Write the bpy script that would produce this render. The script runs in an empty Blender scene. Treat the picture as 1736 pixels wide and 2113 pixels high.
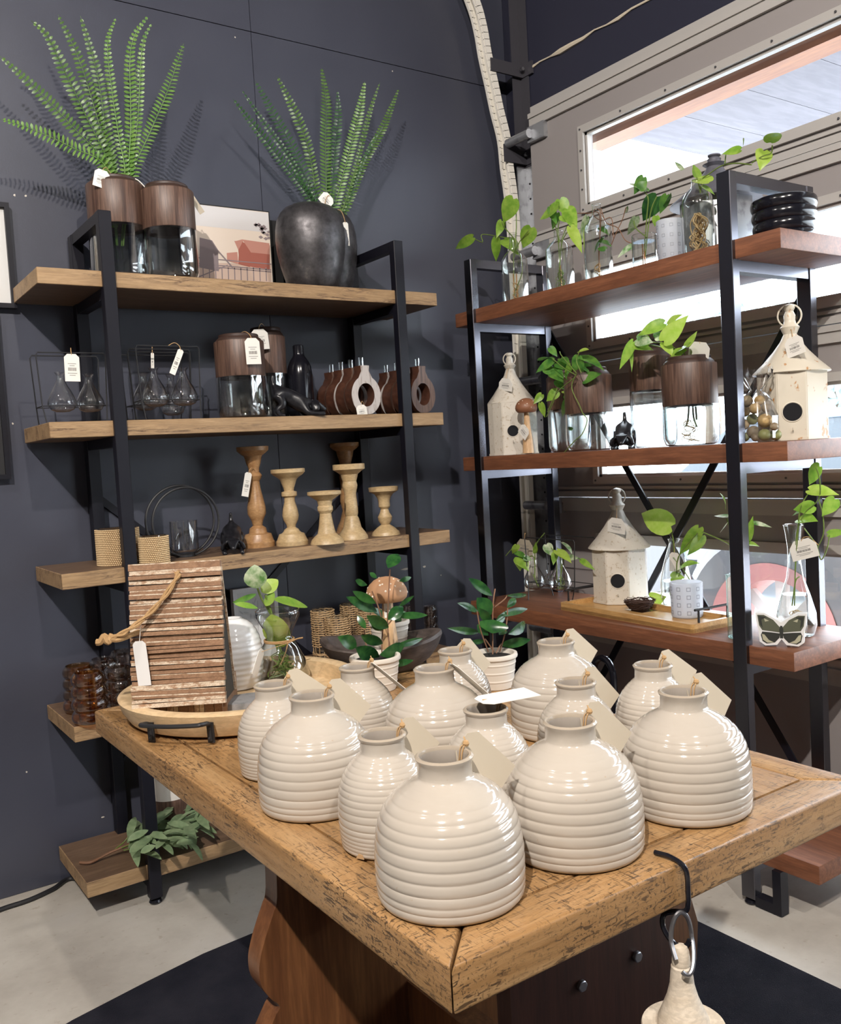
import bpy, bmesh, math, random
from math import pi, sin, cos, radians as R
from mathutils import Vector as V, Matrix, Euler
random.seed(7)
SC = bpy.context.scene
COL = SC.collection

# ------------------------------------------------------------------ camera
CF, CYAW, CPIT, CROL = 1879.0, R(55.57), R(-3.516), R(-3.271)
CX0, CY0 = 868.0, 1056.5
cam_f = V((cos(CPIT)*cos(CYAW), cos(CPIT)*sin(CYAW), sin(CPIT)))
_r = V((sin(CYAW), -cos(CYAW), 0)); _u = _r.cross(cam_f)
cam_r = _r*cos(CROL) + _u*sin(CROL)
cam_u = -_r*sin(CROL) + _u*cos(CROL)
CAM = V((0, 0, 1.26))
cd = bpy.data.cameras.new('camera'); cam = bpy.data.objects.new('camera', cd); COL.objects.link(cam)
cam.matrix_world = Matrix(((cam_r.x, cam_u.x, -cam_f.x, CAM.x), (cam_r.y, cam_u.y, -cam_f.y, CAM.y),
                           (cam_r.z, cam_u.z, -cam_f.z, CAM.z), (0, 0, 0, 1)))
cd.sensor_fit = 'VERTICAL'; cd.sensor_height = 36; cd.lens = 36*CF/2113; cd.clip_start = .02
SC.camera = cam

# ------------------------------------------------------------------ view, world, lights
vs = SC.view_settings
SC.display_settings.display_device = 'sRGB'
vs.view_transform = 'Standard'; vs.look = 'None'; vs.gamma = 1; vs.use_curve_mapping = False
vs.exposure = 0.3
SC.cycles.max_bounces = 10; SC.cycles.transparent_max_bounces = 24
SC.cycles.diffuse_bounces = 4; SC.cycles.glossy_bounces = 4
SC.cycles.caustics_reflective = False; SC.cycles.caustics_refractive = False
SC.cycles.sample_clamp_indirect = 6
w = bpy.data.worlds.new('world'); SC.world = w; w.use_nodes = True
bg = w.node_tree.nodes['Background']
bg.inputs[0].default_value = (.80, .90, 1, 1); bg.inputs[1].default_value = 11

def area(name, loc, target, size, power, col, shape='DISK', sy=None, portal=False):
    l = bpy.data.lights.new(name, 'AREA'); l.shape = shape; l.size = size
    if sy: l.size_y = sy
    l.energy = power; l.color = col
    o = bpy.data.objects.new(name, l); COL.objects.link(o); o.location = loc
    o.rotation_euler = (V(target)-V(loc)).to_track_quat('-Z', 'Y').to_euler()
    if portal: l.cycles.is_portal = True
    return o
WARM = (1, .925, .85)
# ceiling spot lamps of the shop, behind and above the camera
area('ceiling_spot_light', (-1.03, -.6, 3.52), (1.2, 2.6, 1.1), .06, 125, WARM)
area('ceiling_spot_light', (.5, -.95, 3.52), (1.6, 1.6, .9), .08, 42, WARM)  # serves as fill: moved and strengthened to brighten the dim door and shelves
area('ceiling_spot_light', (-.9, 1.3, 3.52), (.3, 2.2, 0), .08, 22, WARM)
# sun on the driveway outside, coming over the building
sl = bpy.data.lights.new('sun', 'SUN'); sl.energy = 6; sl.angle = R(.6); sl.color = (1, .96, .9)
so = bpy.data.objects.new('sun', sl); COL.objects.link(so); so.location = (0, 0, 8); so.rotation_euler = V((.25, -.55, -1)).to_track_quat('-Z', 'Y').to_euler()

# ------------------------------------------------------------------ measuring: photo pixel -> point of the place
def ray(px, py): return cam_f + cam_r*((px-CX0)/CF) - cam_u*((py-CY0)/CF)
def at(px, py, X=None, Y=None, Z=None):
    d = ray(px, py); a, v = (0, X) if X is not None else ((1, Y) if Y is not None else (2, Z))
    return CAM + d*((v-CAM[a])/d[a])
def zat(x, y, py):
    d0 = V((x, y, 0))-CAM; k = py-CY0
    return (-k*d0.dot(cam_f)-CF*d0.dot(cam_u))/(CF*cam_u.z+k*cam_f.z)
def mpp(p): return (V(p)-CAM).dot(cam_f)/CF

# ------------------------------------------------------------------ objects, names, labels
def thing(name, label, cat, loc=(0, 0, 0), rz=0, group=None):
    o = bpy.data.objects.new(name, None); COL.objects.link(o); o.empty_display_size = .05
    o.location = loc; o.rotation_euler = (0, 0, rz); tag(o, label, cat, group); return o
def tag(o, label, cat, group=None):
    o['label'] = label; o['category'] = cat
    if group: o['group'] = group
    return o
def mesh(name, bm, m, parent=None, world=False, sharp=35, label=None):
    if world and parent is not None:
        p = parent
        off = V(p.location)
        if p.parent: off = off + V(p.parent.location)
        bmesh.ops.translate(bm, verts=bm.verts, vec=-off)
    me = bpy.data.meshes.new(name); bm.normal_update(); bm.to_mesh(me); bm.free()
    for x in (m if isinstance(m, (list, tuple)) else [m]): me.materials.append(x)
    me.shade_smooth(); me.set_sharp_from_angle(angle=R(sharp))
    o = bpy.data.objects.new(name, me); COL.objects.link(o)
    if parent: o.parent = parent
    if label: o['label'] = label
    return o
def struct(name, bm, m, parent=None, **k):
    o = mesh(name, bm, m, parent, **k)
    if not parent: o['kind'] = 'structure'
    return o
def dup(root, loc=None, rz=None, label=None, group=None, scale=None):
    r = root.copy(); COL.objects.link(r)
    if loc is not None: r.location = loc
    if rz is not None: r.rotation_euler = (0, 0, rz)
    if scale: r.scale = (scale,)*3
    if label: r['label'] = label
    if group: r['group'] = group
    for ch in list(root.children):
        c = ch.copy(); COL.objects.link(c); c.parent = r
        for g in list(ch.children):
            d = g.copy(); COL.objects.link(d); d.parent = c
    return r

# ------------------------------------------------------------------ shapes
def B(): return bmesh.new()
def box(bm, c, s, M=None, mi=0):
    vs_ = []
    for dx in (-.5, .5):
        for dy in (-.5, .5):
            for dz in (-.5, .5):
                p = V((dx*s[0], dy*s[1], dz*s[2]))
                if M: p = M @ p
                vs_.append(bm.verts.new(V(c)+p))
    for f in ((0, 1, 3, 2), (4, 6, 7, 5), (0, 4, 5, 1), (2, 3, 7, 6), (0, 2, 6, 4), (1, 5, 7, 3)):
        bm.faces.new([vs_[i] for i in f]).material_index = mi
    return bm
def box2(bm, a, b, mi=0):
    a, b = V(a), V(b); return box(bm, (a+b)/2, (abs(b.x-a.x), abs(b.y-a.y), abs(b.z-a.z)), None, mi)
def bevel(bm, w, seg=2):
    bmesh.ops.bevel(bm, geom=list(bm.edges), offset=w, segments=seg, profile=.6, affect='EDGES', clamp_overlap=True); return bm
def lathe(bm, prof, seg=40, c=(0, 0, 0), mi=0, M=None, fac=None):
    c = V(c); rings = []
    def P(x, y, z):
        p = V((x, y, z)); return (M @ p if M else p)+c
    for r, z in prof:
        if r < 1e-6: rings.append([bm.verts.new(P(0, 0, z))])
        else: rings.append([bm.verts.new(P(r*cos(2*pi*i/seg), r*sin(2*pi*i/seg), z)) for i in range(seg)])
    for a, b in zip(rings, rings[1:]):
        for i in range(seg):
            j = (i+1) % seg
            if len(a) == 1 and len(b) == 1: continue
            if len(a) == 1: f = [a[0], b[j], b[i]]
            elif len(b) == 1: f = [a[i], a[j], b[0]]
            else: f = [a[i], a[j], b[j], b[i]]
            bm.faces.new(f).material_index = mi
    return bm
def cyl(bm, r, z0, z1, seg=32, c=(0, 0, 0), r2=None, M=None, mi=0):
    return lathe(bm, [(0, z0), (r, z0), (r2 if r2 is not None else r, z1), (0, z1)], seg, c, mi, M)
def spline(pts, n=6):
    pts = [V(p) for p in pts]
    if len(pts) < 3: return pts
    q = [pts[0]*2-pts[1]]+pts+[pts[-1]*2-pts[-2]]; out = []
    for i in range(1, len(q)-2):
        a, b, c, d = q[i-1:i+3]
        for k in range(n):
            t = k/n
            out.append(.5*((2*b)+(c-a)*t+(2*a-5*b+4*c-d)*t*t+(3*b-a-3*c+d)*t**3))
    return out+[pts[-1]]
def tube(bm, pts, r, seg=8, closed=False, mi=0):
    pts = [V(p) for p in pts]; n = len(pts); rings = []
    nrm = None
    for i, p in enumerate(pts):
        if closed: t = (pts[(i+1) % n]-pts[i-1])
        else: t = pts[min(i+1, n-1)]-pts[max(i-1, 0)]
        t = t.normalized() if t.length > 1e-9 else V((0, 0, 1))
        if nrm is None:
            nrm = t.cross(V((0, 0, 1)) if abs(t.z) < .9 else V((1, 0, 0))).normalized()
        else:
            nrm = (nrm-t*nrm.dot(t)); nrm = nrm.normalized() if nrm.length > 1e-6 else t.orthogonal().normalized()
        bn = t.cross(nrm)
        rr = r[i] if isinstance(r, (list, tuple)) else r
        rings.append([bm.verts.new(p+(nrm*cos(2*pi*k/seg)+bn*sin(2*pi*k/seg))*rr) for k in range(seg)])
    m = n if closed else n-1
    for i in range(m):
        a, b = rings[i], rings[(i+1) % n]
        for k in range(seg):
            bm.faces.new([a[k], a[(k+1) % seg], b[(k+1) % seg], b[k]]).material_index = mi
    if not closed:
        bm.faces.new(rings[0][::-1]).material_index = mi; bm.faces.new(rings[-1]).material_index = mi
    return bm
def ring_pts(R_, n=32, c=(0, 0, 0), ax='z'):
    c = V(c); o = []
    for i in range(n):
        a = 2*pi*i/n; x, y = R_*cos(a), R_*sin(a)
        o.append(c+V((x, y, 0) if ax == 'z' else ((x, 0, y) if ax == 'y' else (0, x, y))))
    return o
def bar(bm, a, b, w, h, up=(0, 0, 1), mi=0):
    a, b = V(a), V(b); t = (b-a); L = t.length; t.normalize(); up = V(up)
    s = t.cross(up).normalized(); u = s.cross(t)
    M = Matrix((s, t, u)).transposed()
    return box(bm, (a+b)/2, (w, L, h), M, mi)
def prism(bm, poly, origin, ex, ey, depth, mi=0, side_mi=None):
    o, ex, ey = V(origin), V(ex), V(ey); n = ex.cross(ey).normalized()
    a = [bm.verts.new(o+ex*x+ey*y+n*(depth/2)) for x, y in poly]
    b = [bm.verts.new(o+ex*x+ey*y-n*(depth/2)) for x, y in poly]
    bm.faces.new(a).material_index = mi; bm.faces.new(b[::-1]).material_index = mi
    k = len(poly)
    for i in range(k):
        bm.faces.new([a[i], b[i], b[(i+1) % k], a[(i+1) % k]]).material_index = mi if side_mi is None else side_mi
    return bm
def flat(bm, poly, origin, ex, ey, mi=0):
    o, ex, ey = V(origin), V(ex), V(ey)
    bm.faces.new([bm.verts.new(o+ex*x+ey*y) for x, y in poly]).material_index = mi; return bm
def leafmesh(bm, A, Bp, w, nrm, kind='heart', fold=.25, curl=.12, mi=0):
    A, Bp = V(A), V(Bp); ax = Bp-A; L = ax.length; ax.normalize(); nrm = V(nrm)
    nrm = nrm-ax*nrm.dot(ax)
    nrm = nrm.normalized() if nrm.length > 1e-6 else ax.orthogonal().normalized()
    sd = ax.cross(nrm)
    if kind == 'heart': pr = [(-.10, .30), (-.06, .62), (.06, .9), (.2, 1), (.38, .95), (.55, .78), (.72, .5), (.87, .22), (1, .0)]
    elif kind == 'lance': pr = [(0, .06), (.08, .34), (.22, .74), (.40, .98), (.55, 1), (.70, .86), (.84, .55), (.94, .24), (1, .0)]
    elif kind == 'oval': pr = [(0, .06), (.06, .4), (.18, .75), (.35, .97), (.5, 1), (.66, .88), (.82, .6), (.94, .28), (1, .0)]
    else: pr = [(0, .1), (.12, .5), (.3, .85), (.5, 1), (.7, .85), (.88, .45), (1, 0)]
    rows = []
    for t, k in pr:
        hw = w/2*k; tc = max(t, 0)
        mid = A+ax*(L*tc)+nrm*(curl*L*(-(tc-.35)**2*1.6+.2))
        row = []
        for s in (-1, -.5, 0, .5, 1):
            tt = t if abs(s) > .3 else tc
            p = A+ax*(L*(t if abs(s) > .7 else (tc if s == 0 else (t+tc)/2)))
            p = mid+ax*(L*((t if abs(s) > .7 else (tc if s == 0 else (t+tc)/2))-tc))+sd*(hw*s)+nrm*(abs(s)*hw*fold-(s*s)*hw*.08)
            row.append(bm.verts.new(p))
        rows.append(row)
    for a, b in zip(rows, rows[1:]):
        for i in range(4):
            f = bm.faces.new([a[i], a[i+1], b[i+1], b[i]]); f.material_index = mi
    return bm

# ------------------------------------------------------------------ materials (all procedural)
def mat(name, col=(.5, .5, .5), rough=.5, metal=0, spec=.5, coat=0, build=None, emit=None):
    m = bpy.data.materials.new(name); m.use_nodes = True; nt = m.node_tree
    b = nt.nodes['Principled BSDF']
    b.inputs['Base Color'].default_value = (*col, 1); b.inputs['Roughness'].default_value = rough
    b.inputs['Metallic'].default_value = metal; b.inputs['Specular IOR Level'].default_value = spec
    b.inputs['Coat Weight'].default_value = coat; b.inputs['Coat Roughness'].default_value = .08
    if build: build(nt, b)
    return m
def N(nt, t, **k):
    n = nt.nodes.new(t)
    for a, v in k.items():
        if a.startswith('_'): setattr(n, a[1:], v)
        else: n.inputs[a.replace('__', ' ')].default_value = v
    return n
def coords(nt, scale=(1, 1, 1), kind='Object', rot=(0, 0, 0)):
    tc = nt.nodes.new('ShaderNodeTexCoord'); mp = nt.nodes.new('ShaderNodeMapping')
    mp.inputs['Scale'].default_value = scale; mp.inputs['Rotation'].default_value = rot
    nt.links.new(tc.outputs[kind], mp.inputs[0]); return mp.outputs[0]
def ramp(nt, fac, stops):
    r = nt.nodes.new('ShaderNodeValToRGB'); el = r.color_ramp.elements
    while len(el) < len(stops): el.new(.5)
    for e, (p, c) in zip(el, stops): e.position = p; e.color = (*c, 1)
    nt.links.new(fac, r.inputs[0]); return r.outputs[0]
def noise(nt, vec, scale=5, detail=4, rough=.55, dist=0):
    n = N(nt, 'ShaderNodeTexNoise', Scale=scale, Detail=detail, Roughness=rough, Distortion=dist)
    nt.links.new(vec, n.inputs['Vector']); return n.outputs['Fac']
def mixc(nt, fac, a, b, mode='MIX'):
    m = nt.nodes.new('ShaderNodeMix'); m.data_type = 'RGBA'; m.blend_type = mode
    for k, v in ((0, fac), (6, a), (7, b)):
        if hasattr(v, 'is_linked'): nt.links.new(v, m.inputs[k])
        else: m.inputs[k].default_value = v if k == 0 else (*v, 1)
    return m.outputs[2]
def bump(nt, b, h, strength=.3, dist=.002):
    n = N(nt, 'ShaderNodeBump', Strength=strength, Distance=dist); nt.links.new(h, n.inputs['Height'])
    nt.links.new(n.outputs[0], b.inputs['Normal'])
def wood(name, light, dark, grain=(1, 1, 1), scale=6, rough=.45, cracks=0, crack_col=(.03, .018, .01), bmp=.15, coat=0, contrast=(.3, .7)):
    def f(nt, b):
        v = coords(nt, grain)
        n1 = noise(nt, v, scale, 6, .6, .6)
        c = ramp(nt, n1, [(contrast[0], dark), (contrast[1], light)])
        n2 = noise(nt, v, scale*5, 3, .6, .2)
        c = mixc(nt, .35, c, ramp(nt, n2, [(.3, tuple(x*.55 for x in light)), (.65, light)]), 'MULTIPLY') if False else mixc(nt, ramp(nt, n2, [(.42, (.35,)*3), (.6, (0,)*3)]), c, tuple(x*.6 for x in dark))
        if cracks:
            n3 = noise(nt, v, scale*1.7, 8, .75, 1.6)
            k = ramp(nt, n3, [(.5-cracks, (0,)*3), (.5-cracks*.6, (1,)*3), (.5+cracks*.2, (0,)*3)])
            n4 = noise(nt, coords(nt, tuple(g*.6 for g in grain)), scale*.7, 3)
            k2 = mixc(nt, 1.0, k, ramp(nt, n4, [(.48, (0,)*3), (.6, (1,)*3)]), 'MULTIPLY')
            c = mixc(nt, k2, c, crack_col)
        nt.links.new(c, b.inputs['Base Color'])
        if bmp: bump(nt, b, n2, bmp, .001)
    return mat(name, light, rough, coat=coat, build=f)
def speckle(name, base, spot, scale=60, lo=.6, hi=.66, rough=.5, stretch=(1, 1, 1), metal=0, bmp=.1):
    def f(nt, b):
        v = coords(nt, stretch); n = noise(nt, v, scale, 3, .6)
        n2 = noise(nt, v, scale*.15, 2)
        c = mixc(nt, ramp(nt, n, [(lo, (0,)*3), (hi, (1,)*3)]), base, spot)
        c = mixc(nt, ramp(nt, n2, [(.35, (0,)*3), (.7, (.35,)*3)]), c, tuple(x*.75 for x in base))
        nt.links.new(c, b.inputs['Base Color'])
        if bmp: bump(nt, b, n, bmp, .0006)
    return mat(name, base, rough, metal, build=f)
def thin_glass(name, tint=(.97, .985, .98), edge=(.45, .5, .5), refl=1.0, rough=.01):
    m = bpy.data.materials.new(name); m.use_nodes = True; nt = m.node_tree; nt.nodes.clear()
    out = nt.nodes.new('ShaderNodeOutputMaterial'); mx = nt.nodes.new('ShaderNodeMixShader')
    tr = nt.nodes.new('ShaderNodeBsdfTransparent'); gl = nt.nodes.new('ShaderNodeBsdfGlossy'); gl.inputs['Roughness'].default_value = rough
    lw = nt.nodes.new('ShaderNodeLayerWeight'); lw.inputs[0].default_value = .5
    nt.links.new(ramp(nt, lw.outputs['Facing'], [(.45, tint), (.98, edge)]), tr.inputs[0])
    l2 = nt.nodes.new('ShaderNodeLayerWeight'); l2.inputs[0].default_value = .5
    pw_ = nt.nodes.new('ShaderNodeMath'); pw_.operation = 'POWER'; pw_.inputs[1].default_value = 3.2
    nt.links.new(l2.outputs['Facing'], pw_.inputs[0])
    mu = nt.nodes.new('ShaderNodeMath'); mu.operation = 'MULTIPLY_ADD'; mu.inputs[1].default_value = .8*refl; mu.inputs[2].default_value = .07*refl; mu.use_clamp = True
    nt.links.new(pw_.outputs[0], mu.inputs[0]); nt.links.new(mu.outputs[0], mx.inputs[0])
    nt.links.new(tr.outputs[0], mx.inputs[1]); nt.links.new(gl.outputs[0], mx.inputs[2]); nt.links.new(mx.outputs[0], out.inputs[0])
    return m
def leafmat(name, c1, c2, vein=None, rough=.35):
    def f(nt, b):
        v = coords(nt, (1, 1, 1), 'Object'); n = noise(nt, v, 45, 3)
        c = ramp(nt, n, [(.35, c1), (.65, c2)])
        nt.links.new(c, b.inputs['Base Color'])
        b.inputs['Transmission Weight'].default_value = 0
        # thin leaves let light through
        tl = nt.nodes.new('ShaderNodeBsdfTranslucent'); nt.links.new(c, tl.inputs[0])
        ad = nt.nodes.new('ShaderNodeMixShader'); ad.inputs[0].default_value = .3
        out = [q for q in nt.nodes if q.type == 'OUTPUT_MATERIAL'][0]
        nt.links.new(b.outputs[0], ad.inputs[1]); nt.links.new(tl.outputs[0], ad.inputs[2]); nt.links.new(ad.outputs[0], out.inputs[0])
    return mat(name, c1, rough, build=f)

def _wall(nt, b):
    v = coords(nt); n = noise(nt, v, 260, 3, .6); n2 = noise(nt, v, 2.2, 4)
    nt.links.new(ramp(nt, n2, [(.3, (.046, .049, .070)), (.7, (.056, .060, .083))]), b.inputs['Base Color'])
    nt.links.new(ramp(nt, n2, [(.3, (.36,)*3), (.7, (.45,)*3)]), b.inputs['Roughness'])
    bump(nt, b, n, .12, .001)
M_wall = mat('slate_wall_paint', rough=.45, build=_wall)
M_navy = mat('navy_header_paint', (.022, .023, .042), .5)
M_seam = mat('dark_seam', (.008, .008, .011), .8)
M_chip = mat('chipped_plaster', (.6, .55, .48), .8)
M_foam = mat('cream_filler', (.68, .6, .47), .8)
def _floor(nt, b):
    v = coords(nt); n = noise(nt, v, 3.2, 6, .62); n2 = noise(nt, v, 38, 4); n3 = noise(nt, v, 1.6, 3)
    c = ramp(nt, n, [(.3, (.36, .325, .28)), (.55, (.50, .465, .41)), (.75, (.56, .53, .48))])
    c = mixc(nt, ramp(nt, n2, [(.62, (0,)*3), (.72, (.5,)*3)]), c, (.3, .24, .18))
    c = mixc(nt, ramp(nt, n3, [(.55, (0,)*3), (.75, (.45,)*3)]), c, (.28, .27, .27))
    nt.links.new(c, b.inputs['Base Color']); bump(nt, b, n2, .08, .001)
M_floor = mat('worn_concrete', rough=.55, build=_floor)
def _rug(nt, b):
    v = coords(nt); n = noise(nt, v, 400, 2); n2 = noise(nt, v, 9, 3)
    nt.links.new(mixc(nt, ramp(nt, n2, [(.3, (0,)*3), (.7, (1,)*3)]), (.012, .012, .019), (.026, .025, .034)), b.inputs['Base Color'])
    bump(nt, b, n, .9, .004)
M_rug = mat('dark_rug_pile', rough=.95, spec=.15, build=_rug)
M_ceil = mat('ceiling_paint', (.30, .30, .32), .8)
M_room = mat('shop_wall_paint', (.30, .30, .31), .8)
M_door = mat('taupe_door_steel', (.30, .275, .27), .5)
M_doorrail = mat('pale_door_rail', (.44, .42, .4), .45)
M_black = mat('black_metal', (.006, .006, .011), .42, spec=.35)
M_blackgloss = mat('black_gloss', (.008, .008, .012), .16)
M_blackmat = mat('black_soft', (.014, .014, .016), .5)
M_steel = mat('brushed_steel', (.36, .36, .38), .38, 1)
M_galv = speckle('galvanised_steel', (.42, .43, .45), (.25, .25, .27), 30, .5, .7, .42, metal=.7)
M_dkgalv = speckle('dark_zinc', (.16, .16, .19), (.1, .1, .12), 30, .5, .7, .5, metal=.4)
M_track = mat('cream_track_paint', (.86, .83, .76), .4)
M_dkbracket = mat('dark_bracket_paint', (.05, .048, .058), .5)
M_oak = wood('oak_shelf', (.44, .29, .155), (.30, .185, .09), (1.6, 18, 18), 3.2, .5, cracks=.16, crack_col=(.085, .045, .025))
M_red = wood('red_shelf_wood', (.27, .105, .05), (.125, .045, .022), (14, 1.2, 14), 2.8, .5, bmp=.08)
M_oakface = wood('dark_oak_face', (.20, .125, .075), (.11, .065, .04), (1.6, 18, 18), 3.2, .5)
M_rackblack = mat('satin_black_steel', (.13, .13, .15), .27, 1)
def _pine(nt, b):
    v = coords(nt, (16, 1.1, 16)); n1 = noise(nt, v, 3, 6, .6, .5)
    c = ramp(nt, n1, [(.25, (.24, .125, .045)), (.5, (.36, .205, .085)), (.75, (.44, .275, .13))])
    n2 = noise(nt, v, 16, 4, .65, .3)
    c = mixc(nt, ramp(nt, n2, [(.55, (0,)*3), (.72, (.75,)*3)]), c, (.14, .075, .03))
    v3 = coords(nt, (50, 280, 220), rot=(0, 0, .5)); n3 = noise(nt, v3, 1, 4, .6, .5)
    v4 = coords(nt, (290, 40, 220), rot=(0, 0, .25)); n4 = noise(nt, v4, 1, 4, .6, .6)
    v6 = coords(nt, (230, 50, 220), rot=(0, 0, -.7)); n6 = noise(nt, v6, 1, 4, .6, .6)
    k = mixc(nt, 1.0, ramp(nt, n3, [(.575, (0,)*3), (.625, (1,)*3)]), ramp(nt, n4, [(.57, (0,)*3), (.62, (1,)*3)]), 'ADD')
    k = mixc(nt, 1.0, k, ramp(nt, n6, [(.59, (0,)*3), (.64, (1,)*3)]), 'ADD')
    n5 = noise(nt, coords(nt), 6.5, 4)
    k = mixc(nt, 1.0, k, ramp(nt, n5, [(.36, (.25,)*3), (.6, (1,)*3)]), 'MULTIPLY')
    c = mixc(nt, k, c, (.085, .05, .025))
    nt.links.new(c, b.inputs['Base Color'])
    nt.links.new(ramp(nt, n2, [(.4, (.33,)*3), (.7, (.5,)*3)]), b.inputs['Roughness'])
    bump(nt, b, n2, .25, .0012)
M_pine = mat('worn_pine_top', rough=.38, build=_pine)
M_pineleg = wood('varnished_pine', (.25, .105, .04), (.12, .045, .018), (14, 14, 1), 3, .35)
M_darkplank = wood('dark_brown_plank', (.09, .035, .022), (.045, .018, .012), (14, 14, 1), 3, .4)
M_walnut = wood('walnut', (.165, .095, .066), (.055, .028, .021), (30, 30, 1.6), 2.4, .45, contrast=(.36, .62))
M_walnutdark = mat('dark_walnut_lip', (.045, .024, .018), .5)
M_white_wash = speckle('whitewashed_wood', (.50, .46, .44), (.25, .2, .17), 40, .52, .66, .6, (3, 3, .6))
M_darkwood = wood('dark_ring_wood', (.12, .05, .03), (.05, .02, .014), (6, 6, 6), 3, .35)
M_mango = wood('honey_turned_wood', (.50, .30, .14), (.34, .17, .07), (4, 4, 9), 5, .35)
M_pale = wood('pale_turned_wood', (.62, .47, .27), (.50, .35, .18), (4, 4, 9), 5, .4, contrast=(.35, .75))
M_traywood = wood('pale_tray_wood', (.72, .54, .33), (.60, .42, .23), (3, 3, 10), 4, .45)
M_bamboo = wood('bamboo', (.62, .38, .15), (.48, .26, .09), (14, 1.5, 14), 3, .35)
M_driftwood = wood('grey_brown_driftwood', (.105, .08, .07), (.045, .034, .03), (3, 3, 8), 6, .6)
M_slat = wood('weathered_slat', (.34, .195, .11), (.20, .105, .055), (2, 40, 40), 2.2, .75, bmp=.3)
M_slatpaint = wood('slat_old_white', (.66, .55, .42), (.36, .21, .12), (2, 40, 40), 3.5, .75, contrast=(.38, .55), bmp=.3)
M_rope = wood('jute_rope', (.50, .32, .15), (.33, .19, .08), (200, 200, 200), 2, .9)
M_twine = mat('twine', (.45, .28, .13), .9)
M_tag = mat('card_tag', (.80, .77, .71), .7)
M_tagbeige = mat('beige_card_tag', (.47, .405, .31), .7)
M_bellwood = wood('pale_grey_turned_wood', (.74, .65, .53), (.60, .50, .38), (4, 4, 9), 6, .6)
M_print = mat('tag_print', (.18, .17, .16), .8)
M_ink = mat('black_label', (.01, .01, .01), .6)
def _ceramic(nt, b):
    v = coords(nt); n = noise(nt, v, 120, 2); sep = nt.nodes.new('ShaderNodeSeparateXYZ'); nt.links.new(v, sep.inputs[0])
    n2 = noise(nt, v, 6, 3)
    c = ramp(nt, n2, [(.3, (.435, .385, .325)), (.7, (.485, .435, .375))])
    c = mixc(nt, ramp(nt, n, [(.72, (0,)*3), (.76, (.5,)*3)]), c, (.42, .32, .22))
    nt.links.new(c, b.inputs['Base Color'])
M_ceramic = mat('cream_glaze', rough=.10, coat=.3, build=_ceramic)
M_rim = mat('thin_glazed_rim', (.38, .32, .25), .2)
M_clay = mat('bare_clay', (.42, .27, .14), .7)
M_clayin = mat('vase_inside', (.33, .29, .25), .3)
M_bisque = mat('cream_planter', (.66, .60, .52), .6)
M_whiteglaze = mat('white_glaze', (.70, .70, .70), .12, coat=.5)
M_soil = mat('potting_soil', (.012, .01, .008), .95)
M_bird = speckle('rusty_cream_enamel', (.62, .57, .49), (.40, .31, .20), 90, .58, .70, .42)
M_bird2 = speckle('rust_flecked_cream_enamel', (.66, .60, .49), (.45, .2, .05), 38, .62, .67, .4, (1, 1, .6))
M_hole = mat('dark_opening', (.004, .004, .006), .9)
def _darkpot(nt, b):
    v = coords(nt); n = noise(nt, v, 26, 5, .65); n2 = noise(nt, v, 90, 3)
    nt.links.new(ramp(nt, n, [(.35, (.045, .042, .045)), (.62, (.11, .105, .11)), (.75, (.22, .2, .19))]), b.inputs['Base Color'])
    nt.links.new(ramp(nt, n, [(.3, (.5,)*3), (.7, (.33,)*3)]), b.inputs['Roughness'])
    bump(nt, b, n2, .25, .001)
M_darkpot = mat('dark_hammered_metal', rough=.4, metal=.65, build=_darkpot)
M_cap = mat('mushroom_cap_brown', (.40, .215, .11), .65)
M_capdark = mat('mushroom_cap_dark', (.24, .10, .05), .5)
M_spot = mat('cream_spots', (.78, .70, .58), .6)
M_stem = wood('mushroom_stem_wood', (.70, .48, .28), (.56, .34, .17), (9, 9, 2), 4, .5)
M_nest = mat('twig_nest', (.05, .025, .018), .85)
def _frost(nt, b):
    out = [q for q in nt.nodes if q.type == 'OUTPUT_MATERIAL'][0]
    tl = nt.nodes.new('ShaderNodeBsdfTranslucent'); tl.inputs[0].default_value = (.85, .88, .93, 1)
    tr = nt.nodes.new('ShaderNodeBsdfTransparent'); tr.inputs[0].default_value = (.92, .94, .97, 1)
    m1 = nt.nodes.new('ShaderNodeMixShader'); m1.inputs[0].default_value = .45; m2 = nt.nodes.new('ShaderNodeMixShader'); m2.inputs[0].default_value = .22
    nt.links.new(b.outputs[0], m1.inputs[1]); nt.links.new(tl.outputs[0], m1.inputs[2]); nt.links.new(m1.outputs[0], m2.inputs[1]); nt.links.new(tr.outputs[0], m2.inputs[2]); nt.links.new(m2.outputs[0], out.inputs[0])
M_frost = mat('frosted_glass', (.74, .77, .82), .45, build=_frost)
M_frostline = mat('frosted_pattern', (.28, .30, .34), .5)
M_glass = thin_glass('clear_glass', refl=2.1)
M_pane = thin_glass('window_glass', (.99, .99, .99), (.85, .87, .87), .7)
M_greenglass = thin_glass('green_tinted_glass', (.86, .95, .92), (.2, .4, .34))
M_film = thin_glass('clear_film', (.95, .95, .96), (.8, .82, .84), 1.7, .12)
M_bulb = thin_glass('bulb_glass', (.97, .98, .98), (.5, .54, .54), 2.2)
def refractive(name, col, ior):
    m = bpy.data.materials.new(name); m.use_nodes = True; nt = m.node_tree; nt.nodes.clear()
    out = nt.nodes.new('ShaderNodeOutputMaterial'); g = nt.nodes.new('ShaderNodeBsdfGlass'); g.inputs['Color'].default_value = (*col, 1); g.inputs['IOR'].default_value = ior; g.inputs['Roughness'].default_value = 0
    nt.links.new(g.outputs[0], out.inputs[0]); return m
M_water = thin_glass('water', (.97, .98, .97), (.8, .85, .84), .5)
M_amber = thin_glass('amber_glass', (.86, .62, .36), (.34, .16, .05), 1.6)
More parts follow.
